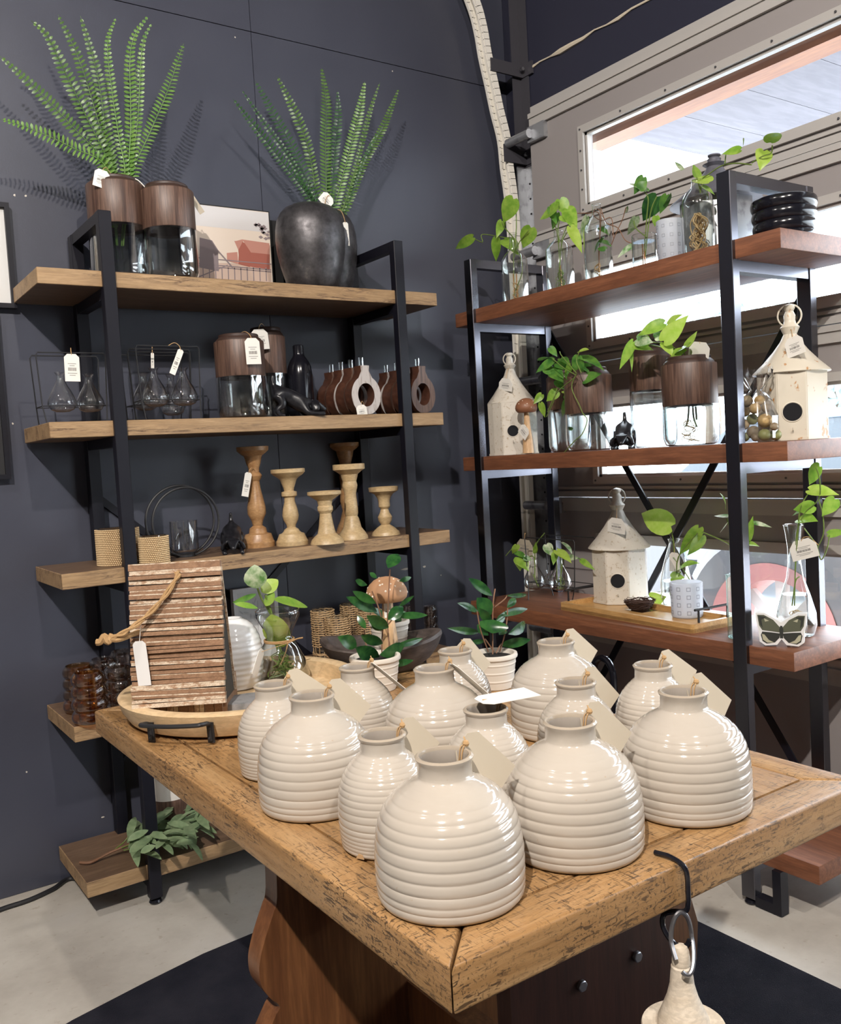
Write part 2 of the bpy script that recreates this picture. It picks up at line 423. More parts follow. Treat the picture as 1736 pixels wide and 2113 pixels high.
M_smoke = thin_glass('smoky_glass', (.80, .74, .70), (.26, .21, .19), 1.6)
M_bead = mat('natural_wood_bead', (.66, .48, .27), .5)
M_beadback = mat('bead_backing', (.16, .085, .04), .8)
M_rattan = wood('rattan', (.68, .48, .27), (.52, .33, .16), (30, 30, 30), 3, .55)
M_root = mat('plant_root', (.52, .36, .17), .6)
M_gold = mat('copper_wire', (.75, .36, .13), .25, 1)
M_stemgreen = leafmat('plant_stem', (.16, .25, .05), (.22, .30, .08))
M_bark = mat('brown_stem', (.20, .10, .055), .7)
M_pothos = leafmat('pothos_leaf', (.17, .34, .035), (.30, .46, .07))
M_lime = leafmat('lime_leaf', (.33, .50, .06), (.44, .58, .12))
M_philo = leafmat('philodendron_leaf', (.05, .17, .03), (.14, .30, .05))
M_dark = leafmat('rubbery_dark_leaf', (.012, .062, .02), (.04, .14, .03), rough=.22)
M_variegated = leafmat('variegated_leaf', (.10, .25, .06), (.62, .68, .48))
M_fern = leafmat('fern_leaf', (.075, .17, .035), (.14, .26, .055))
M_fern2 = leafmat('bright_fern_leaf', (.13, .29, .055), (.22, .38, .09))
M_fern3 = leafmat('dark_fern_leaf', (.035, .10, .035), (.06, .15, .05))
M_sage = leafmat('sage_leaf', (.20, .29, .15), (.29, .38, .21), rough=.55)
M_nut = speckle('nut_tan', (.48, .33, .14), (.3, .18, .07), 60, .5, .7, .5)
M_nut2 = speckle('nut_grey', (.27, .21, .13), (.17, .12, .07), 60, .5, .7, .5)
M_nut3 = speckle('nut_green', (.26, .27, .10), (.2, .2, .07), 60, .5, .7, .5)
M_canvas = mat('canvas_sky', (.72, .62, .53), .8)
M_white = mat('white_paint', (.74, .73, .72), .6)
M_barnred = mat('painted_barn_red', (.36, .115, .085), .8)
M_barnpink = mat('painted_roof_pink', (.50, .24, .19), .8)
M_barngrey = mat('painted_grey', (.26, .21, .22), .8)
M_canvaslow = mat('painted_ground', (.60, .45, .37), .8)
M_canvasup = mat('painted_upper_sky', (.62, .60, .60), .8)
M_soffit = wood('soffit_board', (.17, .165, .19), (.14, .135, .16), (.6, 3, 1), 2, .7, bmp=0)
M_fascia = wood('cedar_beam', (.30, .12, .045), (.22, .08, .03), (8, 1, 8), 2, .5)
M_ground = mat('pale_driveway', (.55, .54, .52), .85)
M_glareleaf = leafmat('glare_paled_leaf', (.34, .40, .40), (.46, .54, .56), rough=.6)  # pale blue-grey: outdoor glare is mixed into the leaf colour
M_trunk = mat('tree_trunk', (.15, .1, .07), .8)
M_car = mat('blue_grey_car_paint', (.18, .25, .36), .25, coat=.8)
M_carglass = mat('car_window', (.03, .04, .05), .1)
M_tyre = mat('tyre_rubber', (.10, .10, .105), .8)
M_redrim = mat('red_wheel_paint', (.36, .15, .14), .7)
M_spoke = mat('pale_spoke', (.55, .52, .5), .5)
M_screw = mat('screw_head', (.12, .12, .13), .4, .6)
M_stone = speckle('grey_stone', (.24, .235, .235), (.15, .15, .15), 50, .5, .7, .8)
M_wax = mat('white_wash_ceramic', (.70, .66, .62), .4)
M_olive = mat('butterfly_olive', (.09, .095, .06), .6)
M_olivedark = mat('butterfly_dark', (.025, .027, .022), .6)
M_olivepale = mat('butterfly_cream', (.42, .40, .28), .6)
M_sketch = mat('pencil_sketch', (.52, .52, .52), .8)
M_paper = mat('paper_white', (.66, .66, .65), .8)

# ================================================================== SETTING
YA, XB, XD = 2.955, 2.58, 2.50          # dark wall, door wall, door face
bm = B(); box2(bm, (-3, -3.5, -.1), (2.7, 3.1, 0)); struct('floor', bm, M_floor)
bm = B(); box2(bm, (-3, -3.5, 3.6), (2.7, 3.1, 3.7)); struct('ceiling', bm, M_ceil)
bm = B(); box2(bm, (-3.1, -3.5, 0), (-3, 3.1, 3.6)); struct('wall_far_left', bm, M_room)
bm = B(); box2(bm, (-3, -3.6, 0), (2.7, -3.5, 3.6)); struct('wall_back', bm, M_room)
bm = B(); box2(bm, (-3, YA+.006, 0), (2.7, 3.1, 3.6), 1)
xs, zs = [-3, -1.0, .21, 1.43, 2.58], [0, 2.755, 3.6]
for x0, x1 in zip(xs, xs[1:]):
    for z0, z1 in zip(zs, zs[1:]):
        box2(bm, (x0+.0012, YA, z0+.0015), (x1-.0012, YA+.006, z1-.0015))
wl = struct('wall_left', bm, [M_wall, M_seam])
bm = B()
for px, py, wx, wz in ((485, 77, .007, .007), (30, 403, .007, .009), (53, 404, .009, .008), (838, 1174, .05, .009), (876, 1169, .018, .009), (910, 1187, .006, .006),
                       (810, 147, .006, .006), (26, 874, .006, .008), (55, 1593, .006, .006), (212, 1686, .016, .006)):
    p = at(px, py, Y=YA); k = 7
    poly = [(wx*.5*cos(2*pi*i/k)*random.uniform(.6, 1.1), wz*.5*sin(2*pi*i/k)*random.uniform(.6, 1.1)) for i in range(k)]
    prism(bm, poly, p+V((0, -.0006, 0)), (1, 0, 0), (0, 0, 1), .001)
mesh('plaster_chip', bm, M_chip, wl)
# door wall: header over the door, jamb in the corner, pier beyond the door
bm = B(); box2(bm, (XB, -3.5, 2.6), (XB+.12, YA, 3.6)); box2(bm, (XB, 2.74, 0), (XB+.12, YA, 2.6)); box2(bm, (XB, -3.5, 0), (XB+.12, -.8, 2.6))
struct('wall_right', bm, M_navy)
bm = B(); box2(bm, (2.525, -.85, 2.572), (XB, 2.755, 2.612)); box2(bm, (2.535, 2.737, 0), (XB, 2.757, 2.572)); struct('trim_1', bm, M_doorrail)
bm = B(); pts = []
for i in range(40):
    y = 2.80-i*.06; pts.append((XB-.004+random.uniform(-.001, .001), y, 2.79+random.uniform(-.004, .004)))
tube(bm, pts, [random.choice((.004, .007, .009, .011, .003)) for _ in pts], 6); struct('trim_2', bm, M_foam)

# roller door with four glazed panels
dr = bpy.data.objects.new('door_1', None); COL.objects.link(dr); dr['kind'] = 'structure'
YL, YR, WL, WR = 2.735, -.8, 2.44, -.5
zsm = [.06, .563, 1.066, 1.569, 2.070, 2.570]
for i in range(5):
    z0, z1 = zsm[i]+.002, zsm[i+1]-.002
    bm = B()
    if i == 0: box2(bm, (XD, YR, z0), (XD+.04, YL, z1))
    else:
        wz0, wz1 = zsm[i]+.077, zsm[i]+.341
        box2(bm, (XD, YR, z0), (XD+.04, YL, wz0)); box2(bm, (XD, YR, wz1), (XD+.04, YL, z1))
        box2(bm, (XD, WL, wz0), (XD+.04, YL, wz1)); box2(bm, (XD, YR, wz0), (XD+.04, WR, wz1))
    pn = mesh('door_panel', bm, M_door, dr)
    bm = B()
    box2(bm, (XD-.012, YR, z0), (XD, YL-.01, z0+.022)); box2(bm, (XD-.007, YR, z0+.03), (XD, YL-.01, z0+.04))
    box2(bm, (XD-.012, YR, z1-.05), (XD, YL-.01, z1-.018)); box2(bm, (XD-.018, YR, z1-.018), (XD, YL-.01, z1))
    mesh('panel_rail', bm, M_doorrail, pn)
    if i:
        bm = B(); t = .026
        for a, b_ in (((WR-t, wz0-t), (WL+t, wz0)), ((WR-t, wz1), (WL+t, wz1+t)), ((WL, wz0), (WL+t, wz1)), ((WR-t, wz0), (WR, wz1))):
            box2(bm, (XD-.011, a[0], a[1]), (XD+.02, b_[0], b_[1]))
        t2 = .010
        for a, b_ in (((WR, wz0), (WL, wz0+t2)), ((WR, wz1-t2), (WL, wz1)), ((WL-t2, wz0), (WL, wz1))):
            box2(bm, (XD+.002, a[0], a[1]), (XD+.024, b_[0], b_[1]))
        wf = mesh('window_frame', bm, M_doorrail, pn)
        bm = B(); box2(bm, (XD+.022, WR, wz0), (XD+.025, WL, wz1)); mesh('window_pane', bm, M_pane, pn)
        bm = B(); k = 0
        y = WL+.013
        while y > WR:
            for z in (wz0-.013, wz1+.013): cyl(bm, .0035, 0, .003, 8, (XD-.0115, y, z), M=Matrix.Rotation(-pi/2, 3, 'Y'))
            y -= .2
        for z in (wz0+.06, wz0+.13, wz0+.2): cyl(bm, .0035, 0, .003, 8, (XD-.0115, WL+.013, z), M=Matrix.Rotation(-pi/2, 3, 'Y'))
        mesh('frame_screw', bm, M_screw, pn)
    bm = B(); zz = z1-.03 if i < 4 else z1-.08
    box2(bm, (XD-.02, YL-.10, zz-.03), (XD, YL-.005, zz+.03)); cyl(bm, .018, YL-.03, YL+.10, 14, (XD-.03, 0, zz), M=Matrix.Rotation(-pi/2, 3, 'X'))
    mesh('roller_hinge', bm, M_galv, pn)

# curved track and the angle iron beside it
TY = 2.87
tp = [at(x, y, Y=TY) for x, y in ((974, 0), (991, 58), (1001, 115), (1014, 173), (1026, 230), (1040, 288), (1046, 346), (1054, 403), (1061, 490))]
x0 = tp[-1].x
tr = thing('door_track', 'cream painted roller door track curving up the dark corner', 'track', (x0, TY, 0))
pth = [V((x0, TY, .02)), V((x0, TY, 1.0)), V((x0, TY, 1.7))]+[V((min(x0, p.x), TY, p.z)) for p in tp[::-1]]
pth += [pth[-1]+V((-.10, 0, .17)), pth[-1]+V((-.3, 0, .3)), pth[-1]+V((-.6, 0, .36))]
pth = spline(pth, 4)
def sweep_rect(bm, pts, offy, wy, hx, offn=0):
    for a, b_ in zip(pts, pts[1:]):
        t = (b_-a).normalized(); n = V((t.z, 0, -t.x))
        o = V((0, offy, 0))+n*offn
        bar(bm, a+o-t*.001, b_+o+t*.001, wy, hx, up=n)
bm = B(); sweep_rect(bm, pth, 0, .052, .004, .012); sweep_rect(bm, pth, -.026, .004, .026); sweep_rect(bm, pth, .026, .004, .026)
sweep_rect(bm, pth, -.018, .008, .006, -.012); sweep_rect(bm, pth, .018, .008, .006, -.012); sweep_rect(bm, pth, 0, .006, .004, .008)
mesh('rail', bm, M_track, tr, world=True)
for (a, b_) in (((1008, 118), (1064, 158)), ((1036, 296), (1093, 342))):
    pa, pb = at(*a, Y=TY-.03), at(*b_, Y=TY-.03)
    bm = B(); box2(bm, (pa.x+.01, TY-.034, pb.z), (XB-.002, TY-.026, pa.z)); box2(bm, (XB-.012, TY-.09, pb.z), (XB-.003, TY-.026, pa.z))
    bk = mesh('bracket', bm, M_dkbracket, tr, world=True)
    bm = B(); cyl(bm, .008, 0, .012, 6, (XB-.03, TY-.046, (pa.z+pb.z)/2), M=Matrix.Rotation(pi/2, 3, 'X')); mesh('bolt', bm, M_steel, bk, world=True)
pa = at(1089, 400, X=XB-.02)
ai = thing('angle_iron', 'perforated galvanised angle iron standing beside the roller door edge', 'angle iron', (XB-.02, pa.y, 0))
bm = B(); z1 = at(1085, 345, X=XB-.02).z
box2(bm, (XB-.008, pa.y-.026, .0), (XB-.003, pa.y+.026, z1)); box2(bm, (XB-.05, pa.y+.021, .0), (XB-.003, pa.y+.026, z1)); mesh('galvanised_length', bm, M_galv, ai, world=True)
bm = B(); z = .3
while z < z1-.05:
    cyl(bm, .004, 0, .002, 8, (XB-.008, pa.y-.004, z), M=Matrix.Rotation(-pi/2, 3, 'Y')); z += .06
mesh('punched_hole', bm, M_hole, ai, world=True)
bm = B(); box2(bm, (XB-.008, pa.y-.024, z1), (XB-.003, pa.y+.026, 3.58)); box2(bm, (XB-.05, pa.y+.021, z1), (XB-.003, pa.y+.026, 3.58)); mesh('painted_length', bm, M_dkbracket, ai, world=True)

# ------------------------------------------------------------------ outside
bm = B(); box2(bm, (2.72, -12, -.15), (30, 22, -.05)); struct('ground_outside', bm, M_ground)
zf = at(1240, 275, X=2.95).z; yf = at(1240, 275, X=2.95).y
bm = B()
for i in range(16):
    box2(bm, (2.75, yf-.30*(i+1)+.003, zf), (3.85, yf-.30*i, zf+.03))
soff = struct('awning_soffit', bm, M_soffit)
bm = B(); box2(bm, (2.84, yf-5, zf-.075), (2.95, yf, zf+.0)); struct('awning_beam', bm, M_fascia)

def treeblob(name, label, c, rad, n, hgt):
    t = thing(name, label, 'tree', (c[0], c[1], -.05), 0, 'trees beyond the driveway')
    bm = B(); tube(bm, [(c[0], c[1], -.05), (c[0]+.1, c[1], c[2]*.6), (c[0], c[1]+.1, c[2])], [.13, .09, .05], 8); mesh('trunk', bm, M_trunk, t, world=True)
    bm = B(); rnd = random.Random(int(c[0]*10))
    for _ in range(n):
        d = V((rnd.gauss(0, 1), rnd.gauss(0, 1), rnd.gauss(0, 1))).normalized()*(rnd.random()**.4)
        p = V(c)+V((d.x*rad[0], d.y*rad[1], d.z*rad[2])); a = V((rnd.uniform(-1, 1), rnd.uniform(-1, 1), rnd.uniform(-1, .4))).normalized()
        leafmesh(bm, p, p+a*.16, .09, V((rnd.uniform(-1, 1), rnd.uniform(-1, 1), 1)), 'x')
    mesh('crown', bm, M_glareleaf, t, world=True)
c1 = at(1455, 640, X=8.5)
treeblob('garden_tree', 'leafy tree with glare painted into its pale leaves, seen through the second window band', (c1.x, c1.y, c1.z-.1), (.9, .9, .55), 620, 2)
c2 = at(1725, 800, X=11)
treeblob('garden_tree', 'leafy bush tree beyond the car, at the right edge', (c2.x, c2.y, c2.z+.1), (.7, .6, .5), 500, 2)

# parked car beyond the third window band
cc = at(1480, 905, X=6.2)
car = thing('parked_car', 'blue grey car parked beyond the third window band', 'car', (6.2, cc.y-.6, -.05))
def carside(poly, x0, x1, m, nm):
    bm = B(); prism(bm, poly, (x0+(x1-x0)/2, cc.y-.6, -.05), (0, 1, 0), (0, 0, 1), x1-x0); bevel(bm, .03, 2); return mesh(nm, bm, m, car, world=True)
carside([(-2.1, .3), (2.1, .3), (2.15, .75), (1.6, .95), (-2.1, 1.0)], 6.2, 7.8, M_car, 'body')
carside([(-1.9, .98), (1.2, .96), (.55, 1.42), (-1.5, 1.44)], 6.3, 7.7, M_carglass, 'cabin_glass')
carside([(-1.6, 1.43), (.6, 1.41), (.4, 1.48), (-1.4, 1.5)], 6.28, 7.72, M_car, 'roof')
for yy in (-1.3, 1.3):
    bm = B(); cyl(bm, .32, 0, .22, 28, (6.16, cc.y-.6+yy, .27), M=Matrix.Rotation(pi/2, 3, 'Y')); mesh('wheel', bm, M_tyre, car, world=True)

# red-rimmed wheel close behind the lowest window
wc = at(1592, 1300, X=3.35)
wh = thing('red_wheel', 'big dark tyre with red rim seen through the lowest window', 'wheel', (3.35, wc.y, -.05))
wz = wc.z-.02; Rr = (wz+.05)
bm = B(); MX = Matrix.Rotation(-pi/2, 3, 'Y')
r1 = .30
lathe(bm, [(r1, -.1), (Rr-.06, -.13), (Rr, -.08), (Rr, .08), (Rr-.06, .13), (r1, .1), (r1, -.1)], 48, (3.45, wc.y, wz), M=MX); mesh('tyre', bm, M_tyre, wh, world=True)
bm = B(); lathe(bm, [(r1+.005, -.09), (r1+.005, .105), (r1-.07, .08), (r1-.08, -.02), (r1-.08, -.09), (r1+.005, -.09)], 48, (3.45, wc.y, wz), M=MX); mesh('rim', bm, M_redrim, wh, world=True)
bm = B()
for i in range(8):
    a = 2*pi*i/8; bar(bm, V((3.44, wc.y, wz)), V((3.44, wc.y+(r1-.06)*cos(a), wz+(r1-.06)*sin(a))), .05, .03, up=(1, 0, 0))
cyl(bm, .07, -.1, .02, 20, (3.44, wc.y, wz), M=Matrix.Rotation(pi/2, 3, 'Y')); mesh('spokes', bm, M_spoke, wh, world=True)

# ------------------------------------------------------------------ rug, cable, pictures on the dark wall
def arc(cx, cy, r, a0, a1, n=10): return [(cx+r*cos(R(a0+(a1-a0)*i/n)), cy+r*sin(R(a0+(a1-a0)*i/n))) for i in range(n+1)]
poly = [(1.848, -.6), (1.848, 1.3), (1.848, 1.52)]+arc(1.448, 1.86, .40, 0, 90, 12)[1:]+[(1.2, 2.262), (1.05, 2.257), (.943, 2.249), (.774, 2.237), (.612, 2.205), (.43, 2.163), (.25, 2.10), (0, 1.97), (-.2, 1.8), (-.35, 1.5), (-.4, 1.0), (-.4, -.6)]
bm = B(); prism(bm, poly[::-1] if False else poly, (0, 0, .005), (1, 0, 0), (0, 1, 0), .0095)
tag(mesh('floor_rug', bm, M_rug), 'dark navy rug on the concrete floor under the pine table', 'rug')
bm = B(); cb = [at(x, y, Z=.008) for x, y in ((-60, 1905), (0, 1877), (60, 1857), (110, 1834), (150, 1812))]
cb += [V((.70, 2.80, .008)), V((.82, 2.88, .008)), V((1.1, 2.9, .008))]
tube(bm, spline(cb, 6), .007, 8); tag(mesh('power_cable', bm, M_blackmat), 'black power cable on the floor along the dark wall', 'cable')

def wallpic(name, label, xr, z0, z1, wd, fr, mt, inner):
    t = thing(name, label, 'picture', (xr-wd/2, YA, (z0+z1)/2))
    bm = B(); f = .014
    for a, b_ in (((xr-wd, z0), (xr, z0+f)), ((xr-wd, z1-f), (xr, z1)), ((xr-wd, z0+f), (xr-wd+f, z1-f)), ((xr-f, z0+f), (xr, z1-f))):
        box2(bm, (a[0], YA-.028, a[1]), (b_[0], YA-.001, b_[1]))
    mesh('frame', bm, fr, t, world=True)
    bm = B(); box2(bm, (xr-wd+f, YA-.015, z0+f), (xr-f, YA-.001, z1-f)); mesh('mount', bm, mt, t, world=True)
    bm = B(); box2(bm, (xr-wd+.05, YA-.0165, z0+.05), (xr-.05, YA-.0148, z1-.05)); mesh('print', bm, inner, t, world=True)
p0, p1 = at(18, 418, Y=YA-.028), at(18, 635, Y=YA-.028)
wallpic('wall_picture', 'cream picture in a black frame, upper one at the left edge', p0.x, p1.z, p0.z, .26, M_black, M_paper, M_tagbeige)
p0, p1 = at(20, 640, Y=YA-.028), at(24, 988, Y=YA-.028)
wallpic('wall_picture', 'dark picture in a black frame, lower one at the left edge', p1.x, p1.z, p0.z, .30, M_black, M_blackmat, M_navy)

# ================================================================== SHELVING
def side_frame(root, x0, x1, front, rear, ztop, shelves, th, axis, mt):
    """front / rear: (lo, hi) of each post along the depth axis; x0..x1 the frame thickness"""
    def bx(bm, d0, d1, z0, z1, t0=x0, t1=x1):
        if axis == 'Y': box2(bm, (t0, d0, z0), (t1, d1, z1))
        else: box2(bm, (d0, t0, z0), (d1, t1, z1))
        return bm
    fr = bx(B(), front[0], front[1], .018, ztop); bevel(fr, .0015, 1); sf = mesh('side_frame', fr, mt, root, world=True)
    fr = bx(B(), rear[0], rear[1], .018, ztop); bevel(fr, .0015, 1); mesh('post', fr, mt, sf, world=True)
    e = .006
    bm = bx(B(), front[1], rear[0], ztop-.03, ztop, x0+e/2, x1-e/2); mesh('top_bar', bm, mt, sf, world=True)
    for z in shelves:
        bm = bx(B(), front[1], rear[0], z-th-.03, z-th-.0005, x0+e/2, x1-e/2); mesh('crossbar', bm, mt, sf, world=True)
    for d in (front, rear):
        c = (d[0]+d[1])/2; cc_ = ((x0+x1)/2, c) if axis == 'Y' else (c, (x0+x1)/2)
        bm = B(); lathe(bm, [(0, 0), (.016, .001), (.019, .006), (.016, .012), (.007, .014), (.006, .022), (0, .022)], 20, (cc_[0], cc_[1], 0)); mesh('foot', bm, M_blackgloss, sf, world=True)
    return sf
AZ = [1.826, 1.409, .992, .565, .120]
ua = thing('shelving_unit', 'black steel shelving unit with tan wood shelves against the dark wall', 'shelves', (1.25, 2.77, 0))
for x0 in (.757, 1.736): side_frame(ua, x0, x0+.036, (2.600, 2.632), (2.90, 2.94), 1.992, AZ, .044, 'Y', M_black)
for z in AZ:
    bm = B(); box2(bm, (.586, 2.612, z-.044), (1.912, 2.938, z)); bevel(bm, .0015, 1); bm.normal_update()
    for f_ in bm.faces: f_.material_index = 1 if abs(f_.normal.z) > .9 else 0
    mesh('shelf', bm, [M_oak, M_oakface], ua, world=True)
for s in (0, 1):
    bm = B(); a, b_ = ((.775, 2.945, 1.20), (1.755, 2.945, .33)) if s == 0 else ((.775, 2.951, .33), (1.755, 2.951, 1.20))
    bar(bm, a, b_, .022, .005, up=(0, 1, 0)); mesh('brace', bm, M_black, ua, world=True)
BZ = [1.770, 1.245, .710, .172]
ub = thing('shelving_unit', 'black steel shelving unit with reddish wood shelves before the roller door', 'shelves', (2.2, 2.05, 0))
for y0, y1 in ((1.484, 1.526), (2.566, 2.604)): side_frame(ub, y0, y1, (2.033, 2.062), (2.375, 2.405), 1.945, BZ, .05, 'X', M_rackblack)
for i, z in enumerate(BZ):
    y0 = 1.302 if i == 3 else 1.353
    bm = B(); box2(bm, (2.046, y0, z-.05), (2.415, 2.688, z)); bevel(bm, .003, 2); mesh('shelf', bm, M_red, ub, world=True)
for s in (0, 1):
    bm = B(); X = 2.412+.007*s
    a, b_ = ((X, 2.585, 1.70), (X, 1.505, .13)) if s == 0 else ((X, 1.505, 1.70), (X, 2.585, .13))
    bar(bm, a, b_, .024, .006, up=(1, 0, 0)); mesh('brace', bm, M_black, ub, world=True)
bm = B()   # rectangular loop foot at the near end
box2(bm, (2.034, 1.405, .004), (2.066, 1.484, .03)); box2(bm, (2.034, 1.405, .03), (2.066, 1.43, .122)); mesh('loop_foot', bm, M_black, ub, world=True)

# ================================================================== PINE TABLE
TZ = .76; TX0, TX1, TY0, TY1, TT = .490, 1.231, .708, 1.985, .052
tb = thing('pine_table', 'worn amber pine trestle table with scratched top in the foreground', 'table', (.86, 1.34, 0))
fw = .062
bm = B()
nb = 5
for i in range(nb):
    a = TX0+fw+(TX1-TX0-2*fw)*i/nb; b_ = TX0+fw+(TX1-TX0-2*fw)*(i+1)/nb
    box2(bm, (a+.0004, TY0+fw+.0005, TZ-TT), (b_-.0004, TY1-fw, TZ-.0002*(i % 2)))
mesh('tabletop', bm, M_pine, tb, world=True)
def rail(poly, nm, grainrot):
    bm = B(); prism(bm, poly, (0, 0, TZ-TT/2), (1, 0, 0), (0, 1, 0), TT)
    ed = [e for e in bm.edges if abs(e.verts[0].co.z-e.verts[1].co.z) < 1e-6]
    bmesh.ops.bevel(bm, geom=ed, offset=.006, segments=3, profile=.5, affect='EDGES')
    o = mesh(nm, bm, M_pine, tb, world=True)
    if grainrot:   # grain runs along the rail
        o.rotation_euler = (0, 0, pi/2)
        for v_ in o.data.vertices: v_.co = Matrix.Rotation(-pi/2, 3, 'Z') @ v_.co
    return o
g = .0012
rail([(TX0, TY0+g), (TX0+fw, TY0+fw+g), (TX0+fw, TY1-fw), (TX0, TY1)], 'side_rail', False)
rail([(TX1-fw, TY0+fw+g), (TX1, TY0+g), (TX1, TY1), (TX1-fw, TY1-fw)], 'side_rail', False)
rail([(TX0+g, TY0), (TX1-g, TY0), (TX1-fw-g, TY0+fw), (TX0+fw+g, TY0+fw)], 'end_rail', True)
rail([(TX0+fw, TY1-fw), (TX1-fw, TY1-fw), (TX1, TY1), (TX0, TY1)], 'end_rail', True)
ys = .86
def lyre(half, cx):
    cur = [at(px_, py_, Y=1.289) for px_, py_ in ((574, 1815), (572, 1850), (566, 1880), (553, 1920), (541, 1962), (535, 2000), (540, 2035), (558, 2060), (577, 2074), (578, 2082))]
    pr = [(min(p_.z, .708), (cx-p_.x)/half) for p_ in cur]; pr[0] = (.708, pr[0][1])
    zl, kl = pr[-1]
    pr = [(p_.x, p_.y) for p_ in spline([(z, k, 0) for z, k in pr], 4)]+[(zl-.005, kl+.02), (zl-.04, kl+.09), (zl-.12, kl+.2), (.10, 1.05), (.05, 1.1), (0, 1.1)]
    r_ = [(cx+half*k, z) for z, k in pr]; l_ = [(cx-half*k, z) for z, k in pr[::-1]]
    return r_+l_
bm = B(); prism(bm, lyre(.322, .86), (0, 1.31, 0), (1, 0, 0), (0, 0, 1), .042); bevel(bm, .006, 2); mesh('trestle_board', bm, M_pineleg, tb, world=True)
bm = B(); box2(bm, (.735, .925, .0), (1.062, .955, TZ-TT)); mesh('trestle_plank', bm, M_darkplank, tb, world=True)
bm = B(); pr = [(.708, 1.03), (.63, 1.09), (.55, 1.14), (.47, 1.166), (.41, 1.16), (.33, 1.11), (.25, 1.04), (.2, 1.02), (.0, 1.12)]
prism(bm, [(x, z) for z, x in pr]+[(.98, 0), (.98, .708)], (0, .98, 0), (1, 0, 0), (0, 0, 1), .035); mesh('trestle_board', bm, M_pineleg, tb, world=True)
bm = B(); box2(bm, (.70, .955, .52), (.735, 1.29, TZ-TT)); mesh('apron_board', bm, M_darkplank, tb, world=True)
bm = B(); box2(bm, (.80, 1.0, .22), (.845, 1.29, .36)); mesh('stretcher', bm, M_pineleg, tb, world=True)
for px, py in ((1198, 2032), (1312, 1972)):
    p = at(px, py, Y=.925); bm = B(); cyl(bm, .0085, 0, .007, 6, p, M=Matrix.Rotation(pi/2, 3, 'X')); bevel(bm, .001, 1); mesh('bolt', bm, M_steel, tb, world=True)

# ================================================================== SMALL BUILDERS
RIGHT2 = V((cam_r.x, cam_r.y, 0)).normalized(); AWAY2 = V((cam_f.x, cam_f.y, 0)).normalized()
UP = V((0, 0, 1))
def card(root, hole, down, wide, L=.055, Wd=.036, m=None, name='price_tag', bars=True, text=None, flip=1):
    """a price card hanging from its hole; printed bars and lines stand on one face"""
    down, wide = V(down).normalized(), V(wide); wide = (wide-down*wide.dot(down)).normalized()
    n = down.cross(wide)*flip
    c = Wd*.22
    poly = [(-Wd/2+c, -.006), (Wd/2-c, -.006), (Wd/2, -.006+c), (Wd/2, L), (-Wd/2, L), (-Wd/2, -.006+c)]
    bm = B(); prism(bm, poly, hole, wide, down, .0007); o = mesh(name, bm, m or M_tag, root, world=True)
    if bars:
        bm = B(); off = V(hole)+n*.0006; rnd = random.Random(int(hole[0]*1e4) % 997)
        x = -Wd*.26
        while x < Wd*.26:
            wdt = rnd.choice((.0006, .0009, .0014)); box(bm, off+wide*x+down*(L*.52), (wdt, L*.13, .0003), Matrix((wide, down, n)).transposed()); x += wdt+rnd.choice((.0007, .0011))
        for k, (wl_, dd) in enumerate(((.55, .30), (.34, .38), (.62, .68), (.4, .76))):
            box(bm, off+down*(L*dd), (Wd*wl_, L*.018, .0003), Matrix((wide, down, n)).transposed())
        mesh('tag_print', bm, M_print, o, world=False).parent = o
        o.children[0].data.transform(Matrix.Translation(-V(root.location)))
    return o
def string(root, pts, r=.0009, m=None, name='twine', sm=5):
    bm = B(); tube(bm, spline(pts, sm), r, 5); return mesh(name, bm, m or M_twine, root, world=True)
def lp(px, py, X=None, Y=None, Z=None):
    p = at(px, py, X=X, Y=Y, Z=Z); return p.x, p.y
def wpx(n, p): return n*mpp(p)
def leaves(root, lst, X=None, Y=None, m=None, kind='heart', jit=.02, seed=1, fold=.25, name='leaf', tilt=.5, flipz=.35):
    rnd = random.Random(seed)
    for L_ in lst:
        bx, by, tx, ty, wd = L_[:5]; mm = L_[5] if len(L_) > 5 else m
        d0, d1 = rnd.uniform(-jit, jit), rnd.uniform(-jit, jit)
        k = (lambda q: dict(X=X+q)) if X is not None else (lambda q: dict(Y=Y+q))
        a = at(bx, by, **k(d0)); b_ = at(tx, ty, **k(d1))
        n = (-cam_f+UP*flipz+V((rnd.uniform(-1, 1), rnd.uniform(-1, 1), rnd.uniform(-1, 1)))*tilt).normalized()
        bm = B(); leafmesh(bm, a, b_, wpx(wd, a)*1.08, n, kind, fold*rnd.uniform(.5, 1.3), rnd.uniform(.02, .22)); mesh(name, bm, mm, root, world=True, sharp=60)
def stems(root, lst, X=None, Y=None, r=.0018, m=None, name='stem', jit=.008, seed=3):
    rnd = random.Random(seed)
    for pts in lst:
        q = [at(x, y, X=None if X is None else X+rnd.uniform(-jit, jit), Y=None if Y is None else Y+rnd.uniform(-jit, jit)) for x, y in pts]
        bm = B(); tube(bm, spline(q, 4), r, 6); mesh(name, bm, m or M_stemgreen, root, world=True)
def roots(root, c, rad, z0, z1, n=8, m=None, seed=2, name='root_tangle', rr=.0011):
    rnd = random.Random(seed); bm = B()
    for i in range(n):
        p = V((c[0]+rnd.uniform(-1, 1)*rad*.3, c[1]+rnd.uniform(-1, 1)*rad*.3, z1)); q = [p]
        for k in range(5):
            a = rnd.uniform(0, 2*pi); rr_ = rad*rnd.uniform(.2, .9)
            q.append(V((c[0]+rr_*cos(a), c[1]+rr_*sin(a), z1+(z0-z1)*(k+1)/5)))
        tube(bm, spline(q, 4), rr, 5)
    return mesh(name, bm, m or M_root, root, world=True)
